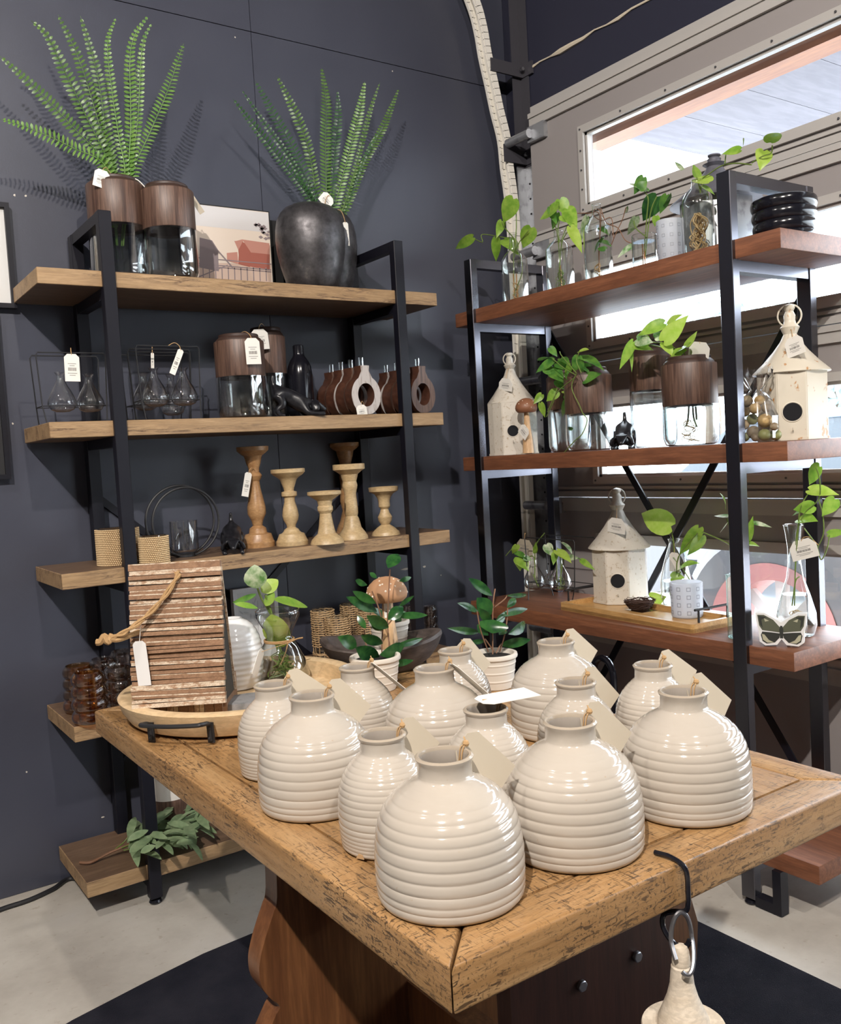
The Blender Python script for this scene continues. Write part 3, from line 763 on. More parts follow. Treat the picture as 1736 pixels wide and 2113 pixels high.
def wires(root, c, z0, z1, offs, m=None):
    bm = B()
    for dx, dy in offs: tube(bm, [(c[0]+dx, c[1]+dy, z0), (c[0]+dx*.6, c[1]+dy*.6, (z0+z1)/2), (c[0]+dx*.8, c[1]+dy*.8, z1)], .0016, 6)
    return mesh('copper_stem', bm, m or M_gold, root, world=True)

# ================================================================== BEEHIVE VASES ON THE TABLE
def hive_profile(H, prof, rid, amp, neck, lip):
    ps = sorted(prof)
    def rad(z):
        for (z0, r0), (z1, r1) in zip(ps, ps[1:]):
            if z0 <= z <= z1:
                i = ps.index((z0, r0)); zm, rm = ps[max(i-1, 0)]; zn, rn = ps[min(i+2, len(ps)-1)]
                t = (z-z0)/(z1-z0)
                m0 = (r1-rm)/max(z1-zm, 1e-6)*(z1-z0); m1 = (rn-r0)/max(zn-z0, 1e-6)*(z1-z0)
                return (2*t**3-3*t*t+1)*r0+(t**3-2*t*t+t)*m0+(-2*t**3+3*t*t)*r1+(t**3-t*t)*m1
        return ps[-1][1]
    out = [(0, .001), (ps[0][1]-.004, .001), (ps[0][1]-.001, .0025)]
    n = 170; ztop = ps[-1][0]
    for i in range(1, n+1):
        z = .004+(ztop-.004)*i/n; r = rad(z)
        # position inside the ridge
        k = None
        for a, b_ in zip(rid, rid[1:]):
            if a <= z < b_: k = (z-a)/(b_-a); w_ = b_-a
        if k is not None: r += amp*(w_/.013)**.7*((1-abs(2*k-1)**2.6)-.68)
        out.append((r, z))
    rn = ps[-1][1]
    out += [(rn, ztop+.004), (rn, H-.007), (lip, H-.0045), (lip+.0005, H-.002), (lip-.002, H), (lip-.0045, H-.0004), (lip-.006, H-.004), (lip-.0065, H-.02), (lip-.003, H-.034), (lip+.012, H-.05), (lip+.012, H-.062), (0, H-.064)]
    return out
BIGP = [(0, .0835), (.015, .0852), (.035, .0857), (.055, .0853), (.073, .0834), (.088, .0802), (.100, .0752), (.111, .0675), (.120, .0580), (.127, .0478), (.133, .0376), (.137, .0328), (.141, .0315)]
SMP = [(0, .0595), (.015, .0612), (.035, .0625), (.055, .0624), (.072, .0608), (.087, .0568), (.099, .0510), (.109, .0432), (.117, .0355), (.122, .0304), (.126, .0292)]
BIGR = [.004, .013, .021, .033, .047, .060, .073, .085, .096, .106, .115, .123, .130]
SMR = [.003, .0085, .0135, .0185, .0235, .0295, .037, .047, .057, .066, .0745, .0825, .090, .097, .1035, .1095, .115, .120]
def vase_mesh(H, P, Rg, amp, neck, lip, nm):
    bm = B(); pr = hive_profile(H, P, Rg, amp, neck, lip); lathe(bm, pr, 72)
    zi = H-.0035
    for f in bm.faces:
        zc = f.calc_center_median().z; rc = math.hypot(*f.calc_center_median()[:2])
        if H-.0025 < zc and rc < lip+.001: f.material_index = 1
        elif zc > H-.066 and rc < lip-.0045 or (zc > H-.066 and zc < H-.045 and rc < lip+.013 and f.normal.z != 0 and False): f.material_index = 2
    me_o = mesh(nm, bm, [M_ceramic, M_rim, M_clayin]); me = me_o.data; bpy.data.objects.remove(me_o); return me
ME_BIG = vase_mesh(.161, BIGP, BIGR, .0011, .0315, .0332, 'body')
ME_SM = vase_mesh(.145, SMP, SMR, .0010, .0292, .0312, 'body')
def vase(big, rim, label, az=35, sl=48, tm=None, L=.070, Wd=.046, roll=0, special=None):
    H = .161 if big else .145; lip = .0332 if big else .0312
    p = at(*rim, Z=TZ+H); root = thing('beehive_vase', label, 'vase', (p.x, p.y, TZ), random.uniform(0, 6), 'ribbed cream beehive vases on the pine table')
    root.rotation_euler = (0, 0, 0)
    o = bpy.data.objects.new('body', ME_BIG if big else ME_SM); COL.objects.link(o); o.parent = root; o.rotation_euler = (0, 0, random.uniform(0, 6))
    c = V((p.x, p.y, TZ)); a = RIGHT2*cos(R(az))+AWAY2*sin(R(az)); tg = UP.cross(a)
    hole = c+a*(lip+.006)+UP*(H-.002)
    if special == 'flat':
        a2 = RIGHT2*.93+AWAY2*.36; hole = c+a2*(-.004)+AWAY2*(-.002)+UP*(H+.011)
        card(root, hole, a2*1.0+UP*.02, AWAY2, .078, .052, M_tag, flip=-1)
        bm = B(); prism(bm, [(-.012, 0), (.012, 0), (.016, .03), (-.016, .03)], c-RIGHT2*.02+UP*(H+.006), RIGHT2, -UP*.6+AWAY2*.8, .0006)
    elif special == 'edge':
        a2 = RIGHT2*.80-AWAY2*.60; hole = c+RIGHT2*(lip-.004)-AWAY2*.004+UP*(H+.003)
        dn = RIGHT2*cos(R(sl))-UP*sin(R(sl)); dn = dn-AWAY2*.05
        wd = (AWAY2*.91-UP*.40); card(root, hole+dn*.004, dn, wd, L, Wd, M_tag, bars=False)
    else:
        # the stiff card stands behind the shoulder, leaning on it, its face to the room
        a2 = RIGHT2*cos(R(az+14))+AWAY2*sin(R(az+14)); hole = c+a2*(lip+.006)+UP*(H-.001)
        dn = (RIGHT2*cos(R(sl))-UP*sin(R(sl))+AWAY2*.20).normalized(); n_ = -AWAY2*.86+UP*.42+RIGHT2*.22
        card(root, hole, dn, n_.cross(dn), L, Wd, tm or M_tagbeige, bars=False)
    k = c+a*(lip-.001)+UP*(H+.002)
    string(root, [c+a*(lip-.010)+UP*(H-.022), c+a*(lip-.007)+UP*(H-.004), k+UP*.004, hole+UP*.001])
    string(root, [c+a*(lip-.008)+tg*.006+UP*(H-.018), c+a*(lip-.006)+tg*.004+UP*(H), k+UP*.003, k+UP*.009+tg*.006+a*.002])
    bm = B(); lathe(bm, [(0, -.004), (.003, -.003), (.0042, 0), (.003, .003), (0, .004)], 8, k+UP*.003); mesh('knot', bm, M_twine, root, world=True)
    return root
vase(True, (916, 1556), 'big cream ribbed beehive vase, nearest of all at the front of the table')
vase(True, (1176, 1486), 'big cream ribbed beehive vase right behind the nearest one', az=30)
vase(True, (1410, 1424), 'big cream ribbed beehive vase furthest right on the table', az=40, sl=45)
vase(True, (643, 1433), 'big cream ribbed beehive vase at the left end, before the round tray', az=40)
vase(False, (788, 1513), 'small cream ribbed beehive vase with a chipped foot, left of the nearest vase', az=28, sl=50, L=.056, Wd=.038)
vase(False, (563, 1410), 'small cream ribbed beehive vase furthest left, touching the round tray', az=42, sl=40)
vase(False, (737, 1374), 'small cream ribbed beehive vase with edge-on tag before the mushroom pick', special='edge', sl=42)
vase(True, (896, 1377), 'big cream ribbed beehive vase in the middle with an edge-on white tag', special='edge', sl=44)
vase(False, (939, 1340), 'small cream ribbed beehive vase directly left of the right potted plant', az=55, sl=55)
vase(True, (1147, 1322), 'big cream ribbed beehive vase furthest back, right of the potted plant', az=40, sl=46)
vase(False, (1188, 1405), 'small cream ribbed beehive vase between the back big one and the right ones', az=42, sl=52)
vase(False, (1002, 1460), 'small cream ribbed beehive vase carrying the flat white barcode tag', special='flat')
vase(False, (1347, 1370), 'small cream ribbed beehive vase behind the furthest right big vase', az=38, sl=40)
for o in COL.objects:
    if o.get('label', '').startswith('small cream ribbed beehive vase with a chipped'):
        q = at(738, 1771, Z=TZ+.006); c = V(o.location)
        d = (V((q.x, q.y, 0))-V((c.x, c.y, 0))).normalized(); t = UP.cross(d)
        bm = B(); prism(bm, [(-.006, -.003), (.006, -.003), (.004, .0025), (-.002, .003)], V((c.x, c.y, 0))+d*.0612+UP*(TZ+.006), t, UP, .0012); mesh('bare_clay_chip', bm, M_clay, o, world=True)

# ================================================================== TRAY GROUP
TC = V((.735, 1.765, TZ)); TR = .247
tray = thing('round_tray', 'round pale wood tray with black handle on the far table end', 'tray', TC)
bm = B(); lathe(bm, [(0, .002), (TR-.035, .002), (TR-.02, .008), (TR-.006, .030), (TR, .050), (TR-.006, .053), (TR-.024, .053), (TR-.030, .050), (TR-.034, .016), (0, .014)], 72, TC); mesh('dish', bm, M_traywood, tray, world=True)
hp = [at(x, y, Z=TZ+z) for x, y, z in ((283, 1541, .012), (270, 1503, .036), (330, 1510, .042), (410, 1495, .046), (421, 1497, .044), (428, 1545, .008))]
ca = [TC+(V((p.x, p.y, TZ))-TC).normalized()*(TR+.004) for p in hp]
def onrim(px, py, z, ex):
    p = at(px, py, Z=TZ+z); d = V((p.x, p.y, 0))-V((TC.x, TC.y, 0)); d.normalize(); return V((TC.x, TC.y, 0))+d*(TR-.002+ex)+UP*(TZ+z)
bm = B()
g0, g1 = onrim(268, 1510, .034, .0), onrim(426, 1505, .038, .0)
tn = (g1-g0).normalized(); outd = tn.cross(UP).normalized()
if outd.dot(-AWAY2) < 0: outd = -outd
pth = [g0-UP*.028+outd*.006, g0+UP*.0+outd*.008, g0+outd*.034+UP*.008, g0+outd*.040+tn*.01+UP*.008, (g0+g1)/2+outd*.046+UP*.008, g1+outd*.040-tn*.01+UP*.008, g1+outd*.034+UP*.008, g1+outd*.008, g1-UP*.030+outd*.006]
tube(bm, spline(pth, 5), .0042, 8)
for g_ in (g0, g1): bar(bm, g_+outd*.006+UP*.004, g_+outd*.004-UP*.034, .013, .004, up=outd)
for g_ in (g0, g1):
    for z in (-.006, -.026): lathe(bm, [(.004, 0), (.003, .002), (0, .0025)], 10, g_+outd*.0085+UP*z, M=Matrix.Rotation(pi/2, 3, 'X'))
mesh('handle', bm, M_blackmat, tray, world=True)
TF = TZ+.0145

# reclaimed slat bird house
hL, hR = at(303, 1492, Z=TF), at(470, 1482, Z=TF)
ex = V((hR.x-hL.x, hR.y-hL.y, 0)); hw_ = ex.length; ex.normalize(); ey = UP.cross(ex)   # ey points away
hb = (hL+hR)/2; hb = V((hb.x, hb.y, TF))
hs = thing('slat_house', 'weathered wood slat house with rope loop standing in the round tray', 'birdhouse', hb)
ptop = zat(*(hb+ey*.028)[:2], 1160)
roofL, roofR = -hw_/2-.0165, hw_/2+.0045
pb0 = hb-ey*.016+UP*(zat(*(hb-ey*.016)[:2], 1455)-TF)       # lower roof edge
pt0 = hb+ey*.028; pt0.z = ptop                                # ridge
upv = (pt0-pb0); Lr = upv.length; upv.normalize(); nr = ex.cross(upv)
if nr.dot(ey) > 0: nr = -nr
bm = B(); rnd = random.Random(5); s = 0; i = 0
while s < Lr-.002:
    hgt_ = rnd.uniform(.0065, .0105) if s+.02 < Lr else Lr-s
    dw = rnd.uniform(-.0015, .0015); dn_ = rnd.uniform(0, .004)+(.004 if i % 4 == 0 else 0)
    tl = rnd.uniform(-.012, .012)
    ex2 = (ex+upv*tl).normalized()
    box(bm, pb0+upv*(s+hgt_/2)+ex*((roofL+roofR)/2+dw)-nr*(-.006+.0)+nr*dn_, (roofR-roofL, hgt_-.0012, .012), Matrix((ex2, ex2.cross(nr)*-1, nr)).transposed(), mi=0 if rnd.random() < .7 else 1)
    if rnd.random() < .75: box(bm, pb0+upv*(s+hgt_-.0012)+ex*((roofL+roofR)/2+dw)+nr*(.0118+dn_), (roofR-roofL-.001, rnd.uniform(.0012, .0028), .0012), Matrix((ex2, ex2.cross(nr)*-1, nr)).transposed(), mi=1)
    s += hgt_; i += 1
mesh('roof_slats', bm, [M_slat, M_slatpaint], hs, world=True)
bm = B(); dpt = .16
pb1 = pb0+ey*.105
upb = (pt0-pb1); Lb = upb.length; upb.normalize(); nb_ = upb.cross(ex)
if nb_.dot(ey) < 0: nb_ = -nb_
box(bm, (pb1+pt0)/2+ex*((roofL+roofR)/2), (roofR-roofL-.004, Lb, .004), Matrix((ex, upb, ex.cross(upb))).transposed()); mesh('back_roof', bm, M_slatpaint, hs, world=True)
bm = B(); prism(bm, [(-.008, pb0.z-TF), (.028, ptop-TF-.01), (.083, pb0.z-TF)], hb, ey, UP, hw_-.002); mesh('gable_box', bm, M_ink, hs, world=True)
bm = B(); x = -hw_/2+.002
rnd = random.Random(9)
while x < hw_/2-.008:
    wd = rnd.uniform(.009, .02); box2(bm, (0, 0, 0), (0, 0, 0)) if False else box(bm, hb+ex*(x+wd/2)+ey*(.0+rnd.uniform(0, .003))+UP*.033, (wd-.001, .012, .066), Matrix((ex, ey, UP)).transposed(), mi=rnd.choice((0, 0, 1))); x += wd
box(bm, hb+ey*.062+UP*.033, (hw_-.004, .11, .064), Matrix((ex, ey, UP)).transposed())
mesh('base_box', bm, [M_slat, M_slatpaint], hs, world=True)
hole_p = pt0-upv*(Lr*.075)+ex*(-.002)+nr*.012
bm = B(); lathe(bm, [(0, .0), (.011, .0), (.008, .0015), (0, .0018)], 16, hole_p-nr*.004, M=Matrix((ex, upv, nr)).transposed()); mesh('rope_hole', bm, M_hole, hs, world=True)
Yp = hb.y-.10
def onpl(px, py, off):  # point on the plane of the roof slats, lifted by off
    d = ray(px, py); t = (pb0-CAM).dot(nr)/d.dot(nr); return CAM+d*t+nr*off
rp = [hole_p, onpl(373, 1190, .022), onpl(345, 1235, .028), onpl(312, 1272, .034), onpl(283, 1298, .05), onpl(258, 1312, .055), onpl(243, 1316, .055)]
bm = B(); q = spline(rp, 6)
for ph in (0, pi):
    tube(bm, [p+(ex*cos(i*.55+ph)+upv*sin(i*.55+ph))*.0028 for i, p in enumerate(q)], .0033, 6)
q2 = spline([onpl(243, 1316, .055), onpl(262, 1318, .05), onpl(284, 1308, .03), onpl(292, 1303, .012)], 6)
tube(bm, q2, .005, 7)
tube(bm, spline([onpl(250, 1308, .05), onpl(243, 1322, .056), onpl(236, 1311, .056), onpl(228, 1322, .056), onpl(220, 1323, .056)], 6), .0065, 7)
mesh('rope_loop', bm, M_rope, hs, world=True)
th0 = onpl(297, 1328, .03)
bm = B(); tube(bm, [onpl(302, 1278, .032), th0], .0006, 4); mesh('tag_thread', bm, M_tag, hs, world=True)
card(hs, th0, (-UP+ex*.06), ex*.98-ey*.2, .080, .027, M_white, bars=False)

# glossy white vase behind the house, stone, twine-tied hourglass vase with pothos
pw = at(468, 1440, Z=TF); pw.x += .055; pw.y += .075; wv = thing('white_glazed_vase', 'glossy white rounded vase behind the slat house in the tray', 'vase', (pw.x, pw.y, TF))
zt_ = zat(pw.x, pw.y, 1275)-TF; rw = .062
bm = B(); pr = [(0, 0), (rw*.72, 0)]+[(rw*(1-(abs(t-.42)/.60)**2.6)**.5+.0007*sin(t*80), zt_*t) for t in [.02+i/60 for i in range(57)]]
pr += [(.022, zt_*.985), (.022, zt_), (.018, zt_), (.016, zt_*.95), (0, zt_*.9)]
lathe(bm, pr, 48, wv.location); mesh('body', bm, M_whiteglaze, wv, world=True)
ps = at(512, 1463, Z=TF); st = thing('flat_stone', 'flat grey stone slab in the tray right of the slat house', 'stone', (ps.x, ps.y, TF))
bm = B(); poly = [(.055*cos(a)*random.uniform(.8, 1.1), .045*sin(a)*random.uniform(.85, 1.1)) for a in [2*pi*i/10 for i in range(10)]]
prism(bm, poly, V((ps.x, ps.y, TF+.012)), (1, 0, 0), (0, 1, 0), .022); bevel(bm, .004, 2); mesh('slab', bm, M_stone, st, world=True)

pc = at(586, 1412, Z=TF); bk = thing('hourglass_vase', 'clear hourglass glass vase tied with twine in the round tray', 'vase', (pc.x+.01, pc.y+.03, TF))
bx_, by_ = bk.location.x, bk.location.y
def gz(py): return zat(bx_, by_, py)
def gr(n, py): return n*mpp((bx_, by_, gz(py)))
prof = [(0, TF+.002), (gr(52, 1400), TF+.003), (gr(59, 1400), TF+.012), (gr(58, 1395), gz(1385)), (gr(50, 1370), gz(1360)), (gr(37, 1340), gz(1335)), (gr(26, 1315), gz(1314)), (gr(27, 1308), gz(1305)), (gr(36, 1290), gz(1288)), (gr(44, 1270), gz(1272)), (gr(45, 1262), gz(1262)), (gr(44, 1260), gz(1259))]
bm = B(); lathe(bm, prof, 48, (bx_, by_, 0)); mesh('glass_body', bm, M_glass, bk, world=True)
bm = B(); tube(bm, ring_pts(gr(44.5, 1259), 40, (bx_, by_, gz(1259))), .0013, 6, True); mesh('glass_rim', bm, M_glass, bk, world=True)
bm = B(); wl_ = [(r*.96, z) for r, z in prof[:10] if z < gz(1278)]; lathe(bm, wl_+[(0, wl_[-1][1])], 40, (bx_, by_, .001)); mesh('water', bm, M_water, bk, world=True)
bm = B(); zt2 = gz(1322); tube(bm, ring_pts(gr(30, 1322), 28, (bx_, by_, zt2)), .0022, 6, True); tube(bm, ring_pts(gr(30.5, 1322), 28, (bx_, by_, zt2+.003)), .002, 6, True); mesh('twine_wrap', bm, M_rope, bk, world=True)
fr_ = V((bx_, by_, zt2))-AWAY2*gr(30, 1322)+RIGHT2*gr(22, 1322)
string(bk, [fr_, fr_+RIGHT2*.02+UP*.008, fr_+RIGHT2*.034+UP*.010], .0016, M_rope); string(bk, [fr_, fr_-RIGHT2*.006-UP*.02, fr_-RIGHT2*.018-UP*.045], .0014, M_rope)
tp0 = at(540, 1345, Y=by_-.05); string(bk, [fr_, tp0], .0006)
card(bk, tp0, at(519, 1412, Y=by_-.06)-tp0, AWAY2+RIGHT2*.25, .052, .034, M_tag, bars=False)
pt = thing('pothos_cutting', 'variegated pothos cutting in the hourglass vase on the table', 'plant', (bx_, by_, TF+.01))
stems(pt, [[(590, 1390), (570, 1330), (562, 1280), (556, 1262), (540, 1235), (531, 1212)], [(600, 1385), (575, 1330), (562, 1270), (548, 1228)], [(560, 1270), (552, 1245), (565, 1238)], [(578, 1318), (566, 1300), (559, 1272)]], Y=by_, r=.0024)
leaves(pt, [(530, 1214, 525, 1166, 44, M_variegated), (540, 1222, 574, 1196, 30, M_lime), (566, 1238, 637, 1250, 30, M_pothos), (529, 1226, 481, 1244, 11, M_philo), (484, 1246, 534, 1254, 12, M_pothos), (560, 1268, 584, 1338, 52, M_lime), (548, 1250, 566, 1222, 20, M_pothos)], Y=by_-.01, jit=.015, seed=4, kind='oval')
roots(pt, (bx_, by_), .035, TF+.012, gz(1345), 9, M_stemgreen, 3)

# ------------------------------------------------------------------ planters with rubbery plants, mushroom pick
def planter(loc, rim, H, label, group='cream ribbed planters'):
    t = thing('ribbed_planter', label, 'planter', loc, 0, group)
    rb = rim*.74; pr = [(0, .001), (rb, .001)]
    for i in range(1, 60):
        k = i/60*.84; r = rb+(rim*.93-rb)*(k/.84)**.8; g_ = 0
        for gz_ in (.24, .48, .72):
            d = abs(k-gz_)
            if d < .03: g_ += .0010*cos(d/.03*pi/2)
        pr.append((r+g_, k*H))
    pr += [(rim*.95, .85*H), (rim, .88*H), (rim*1.01, .93*H), (rim*.99, .985*H), (rim*.94, H), (rim*.86, .99*H), (rim*.83, .93*H), (rim*.8, .86*H), (0, .86*H)]
    bm = B(); lathe(bm, pr, 56, loc); mesh('pot', bm, M_bisque, t, world=True)
    bm = B(); lathe(bm, [(rim*.82, .87*H), (rim*.6, .90*H), (rim*.3, .885*H), (0, .9*H)], 24, loc); mesh('soil', bm, M_soil, t, world=True)
    return t
p2 = at(1035, 1425, Z=TZ); p2 = V((p2.x+.012, p2.y+.035, TZ)); H2 = zat(p2.x, p2.y, 1346)-TZ
planter(p2, 49*mpp(p2+UP*H2), H2, 'cream ribbed planter on the table, right of the small back vase')
pl2 = thing('rubber_plant', 'glossy dark green plant in the right cream planter', 'plant', p2+UP*H2*.88)
YP = p2.y
stems(pl2, [[(1017, 1350), (1017, 1290), (1018, 1245), (1022, 1215)], [(1008, 1345), (992, 1300), (985, 1262)], [(1032, 1345), (1044, 1300), (1048, 1255)], [(1018, 1255), (1040, 1238), (1047, 1229)], [(1020, 1345), (1001, 1318)], [(1024, 1348), (1034, 1328)]], Y=YP, r=.0015, m=M_bark)
leaves(pl2, [(1016, 1229, 968, 1193, 19), (1014, 1268, 986, 1234, 32), (987, 1262, 946, 1244, 15), (1046, 1229, 1092, 1228, 10), (1047, 1254, 1066, 1233, 14), (1028, 1272, 1092, 1254, 15), (1018, 1279, 1017, 1306, 58), (989, 1305, 928, 1297, 14), (1049, 1308, 1092, 1284, 22), (1032, 1331, 1096, 1320, 19), (1001, 1323, 970, 1325, 10), (1012, 1283, 990, 1257, 18), (1022, 1283, 1044, 1270, 16), (1008, 1311, 984, 1288, 17), (1030, 1310, 1046, 1296, 16)], Y=YP, m=M_dark, kind='lance', jit=.03, seed=11, fold=.25, tilt=.28, flipz=.15)
p1 = at(797, 1432, Z=TZ); p1 = V((p1.x+.008, p1.y+.05, TZ)); H1 = zat(p1.x, p1.y, 1388)-TZ; H1 = max(H1, .075)
planter(p1, 53*mpp(p1+UP*H1), H1, 'cream ribbed planter on the table below the mushroom pick')
pl1 = thing('rubber_plant', 'glossy dark green plant around the mushroom in the left cream planter', 'plant', p1+UP*H1*.88)
YP = p1.y
stems(pl1, [[(790, 1395), (788, 1330), (790, 1290), (780, 1250), (768, 1220)], [(795, 1395), (803, 1340), (800, 1285), (802, 1235), (805, 1175)], [(785, 1395), (760, 1350), (752, 1300)], [(800, 1290), (815, 1272)], [(795, 1360), (786, 1350)]], Y=YP+.015, r=.0015, m=M_bark)
leaves(pl1, [(776, 1245, 728, 1220, 17), (778, 1262, 717, 1232, 22), (758, 1207, 732, 1197, 13), (778, 1193, 763, 1181, 9), (824, 1199, 850, 1191, 10), (801, 1172, 823, 1141, 27), (801, 1279, 833, 1251, 24), (813, 1271, 884, 1269, 14), (757, 1270, 804, 1297, 24), (738, 1270, 755, 1297, 13), (745, 1311, 791, 1329, 22), (736, 1334, 701, 1315, 26), (734, 1336, 785, 1366, 34), (784, 1351, 840, 1332, 28), (813, 1334, 877, 1317, 13), (803, 1374, 854, 1362, 13), (824, 1251, 853, 1230, 9), (790, 1300, 765, 1280, 18)], Y=YP-.01, m=M_dark, kind='lance', jit=.03, seed=12, fold=.25, tilt=.28, flipz=.15)
def mushroom(label, cx, ycap0, ycap1, hwc, stem, X=None, Y=None, zb=None, capm=M_cap, spots=34, sm=M_stem, group=None, tagpx=None, seed=1):
    py = (ycap0+ycap1)/2; x, y = lp(cx, py, X=X, Y=Y); z0 = zat(x, y, ycap1); z1 = zat(x, y, ycap0); r = hwc*mpp((x, y, z0)); h = z1-z0
    t = thing('mushroom_pick', label, 'ornament', (x, y, zb), 0, group)
    pr = [(0, .10*h), (r*.45, .02*h), (r*.78, .04*h), (r*.95, .17*h), (r, .33*h), (r*.96, .50*h), (r*.83, .69*h), (r*.6, .86*h), (r*.32, .96*h), (0, h)]
    bm = B(); lathe(bm, pr, 36, (x, y, z0)); cap = mesh('cap', bm, capm, t, world=True)
    bm = B(); rnd = random.Random(seed)
    for i in range(spots):
        k = rnd.uniform(.2, .95); a = 2*pi*(i*.618)
        j = [q for q in range(3, 9) if pr[q][1] <= k*h <= pr[q+1][1]]
        if not j: continue
        j = j[0]; tt = (k*h-pr[j][1])/(pr[j+1][1]-pr[j][1]); rr = pr[j][0]+(pr[j+1][0]-pr[j][0])*tt
        nrm = V((cos(a)*h, sin(a)*h, r*k*1.2)).normalized(); e1 = nrm.orthogonal().normalized(); e2 = nrm.cross(e1)
        lathe(bm, [(r*rnd.uniform(.04, .07), 0), (r*.03, .0012), (0, .0015)], 9, V((x+rr*cos(a), y+rr*sin(a), z0+k*h))-nrm*.0003, M=Matrix((e1, e2, nrm)).transposed())
    mesh('spots', bm, M_spot, cap, world=True)
    cap.children[0].data.transform(Matrix.Translation(V((0, 0, 0))))
    pr = [(0, zb)]+[(n*mpp((x, y, 1)), max(zb, zat(x, y, yy))) for n, yy in stem]+[(0, z0+.1*h)]
    bm = B(); lathe(bm, pr, 24, (x, y, 0)); mesh('stalk', bm, sm, t, world=True)
    return t
mu = mushroom('brown mushroom ornament with cream spots standing between the plants on the table', 798, 1189, 1242, 43, [(24, 1420), (22, 1380), (17, 1320), (12, 1270), (11, 1240)], Y=p1.y+.085, zb=TZ+.024)
x, y = mu.location.x, mu.location.y
card(mu, V((x, y, zat(x, y, 1246)))-AWAY2*.013, -UP, RIGHT2, .030, .016, M_tag, flip=1)

# ------------------------------------------------------------------ hook and wooden bell on the table edge
hk = at(1415, 1786, Z=TZ)
hkx = hk.x
hook = thing('steel_hook', 'black bent steel hook clamped over the near table edge', 'hook', (hkx, TY0, TZ-.03))
bm = B(); tube(bm, spline([(hkx-.004, TY0+.035, TZ+.003), (hkx-.002, TY0+.012, TZ+.004), (hkx, TY0-.007, TZ-.004), (hkx+.001, TY0-.009, TZ-.03), (hkx+.001, TY0-.006, TZ-.055), (hkx-.003, TY0+.01, TZ-.062), (hkx-.012, TY0+.018, TZ-.066), (hkx-.016, TY0+.016, TZ-.08), (hkx-.012, TY0+.004, TZ-.096), (hkx-.004, TY0-.006, TZ-.098), (hkx, TY0-.010, TZ-.09)], 5), .0032, 8)
mesh('bent_rod', bm, M_blackgloss, hook, world=True)
bp = at(1405, 1960, Y=TY0-.004)
bell = thing('wooden_bell', 'pale wooden bell shape with wide brim hanging from the hook', 'ornament', (bp.x, TY0-.004, bp.z-.13))
bX, bY = bp.x, TY0-.004
def bz(py): return zat(bX, bY, py)
def br(n): return n*mpp((bX, bY, bp.z-.06))
pr = [(0, bz(1948)), (br(13), bz(1952)), (br(17), bz(1962)), (br(19), bz(1985)), (br(18.5), bz(1990)), (br(21), bz(1993)), (br(21), bz(1998)), (br(22), bz(2002)), (br(25), bz(2030)), (br(32), bz(2055)), (br(42), bz(2078)), (br(51), bz(2098)), (br(53), bz(2108)), (br(53), bz(2113)), (br(84), bz(2112)), (br(86), bz(2117)), (br(84), bz(2124)), (br(50), bz(2126)), (0, bz(2126))]
bm = B(); lathe(bm, pr, 48, (bX, bY, 0)); mesh('bell_body', bm, M_bellwood, bell, world=True)
bm = B(); rc = V((bX+.002, bY, bz(1938)))
tube(bm, [rc+RIGHT2*(.0185*cos(a))+UP*(.033*sin(a)) + AWAY2*(-.012*max(0, -sin(a))) for a in [R(200-290*i/28+(-20)) for i in range(29)]][::1] if False else [rc+(RIGHT2*.8+AWAY2*.2)*(.0165*cos(a))+UP*(.032*sin(a))-AWAY2*(.022*max(0, -sin(a))) for a in [R(-118+330*i/36) for i in range(37)][::-1]], .0028, 8)
mesh('ring', bm, M_steel, bell, world=True)

# ================================================================== ITEMS ON THE TAN SHELVES
def walnut_jar(label, cx, ytop, yc0, yc1, hw, z0, X=None, Y=None, tagp=None, group='walnut collared glass jars', H=None):
    x, y = lp(cx, (yc0+yc1)/2, X=X, Y=Y); r = hw*mpp((x, y, zat(x, y, yc0)))
    zt_, za, zb_ = zat(x, y, ytop), zat(x, y, yc0), zat(x, y, yc1)
    t = thing('walnut_collar_jar', label, 'jar', (x, y, z0), 0, group)
    bm = B(); lathe(bm, [(0, z0+.001), (r*.80, z0+.001), (r*.93, z0+.006), (r*1.01, z0+.022), (r*1.02, z0+.05), (r*1.0, zb_)], 48, (x, y, 0)); lathe(bm, [(0, z0+.007), (r*.82, z0+.007), (r*.95, z0+.022), (r*.97, zb_)], 40, (x, y, 0))
    mesh('glass_bowl', bm, M_glass, t, world=True)
    bm = B(); lathe(bm, [(r*.7, zb_), (r*.985, zb_), (r, zb_+.003), (r, za-.003), (r*.985, za), (r*.7, za)], 48, (x, y, 0)); mesh('walnut_collar', bm, M_walnut, t, world=True)
    bm = B(); lathe(bm, [(r*.93, za-.001), (r*.90, za+(zt_-za)*.3), (r*.80, za+(zt_-za)*.6), (r*.80, zt_-.002), (r*.78, zt_), (r*.72, zt_), (r*.70, zt_-.004), (r*.70, zb_-.0), (r*.90, zb_-.004)], 48, (x, y, 0)); mesh('dark_lip', bm, M_walnutdark, t, world=True)
    if tagp: pxtag(t, tagp, X=x-.0 if X is not None else None, Y=y if Y is not None else None, r=r)
    return t, (x, y, r, zt_, zb_)
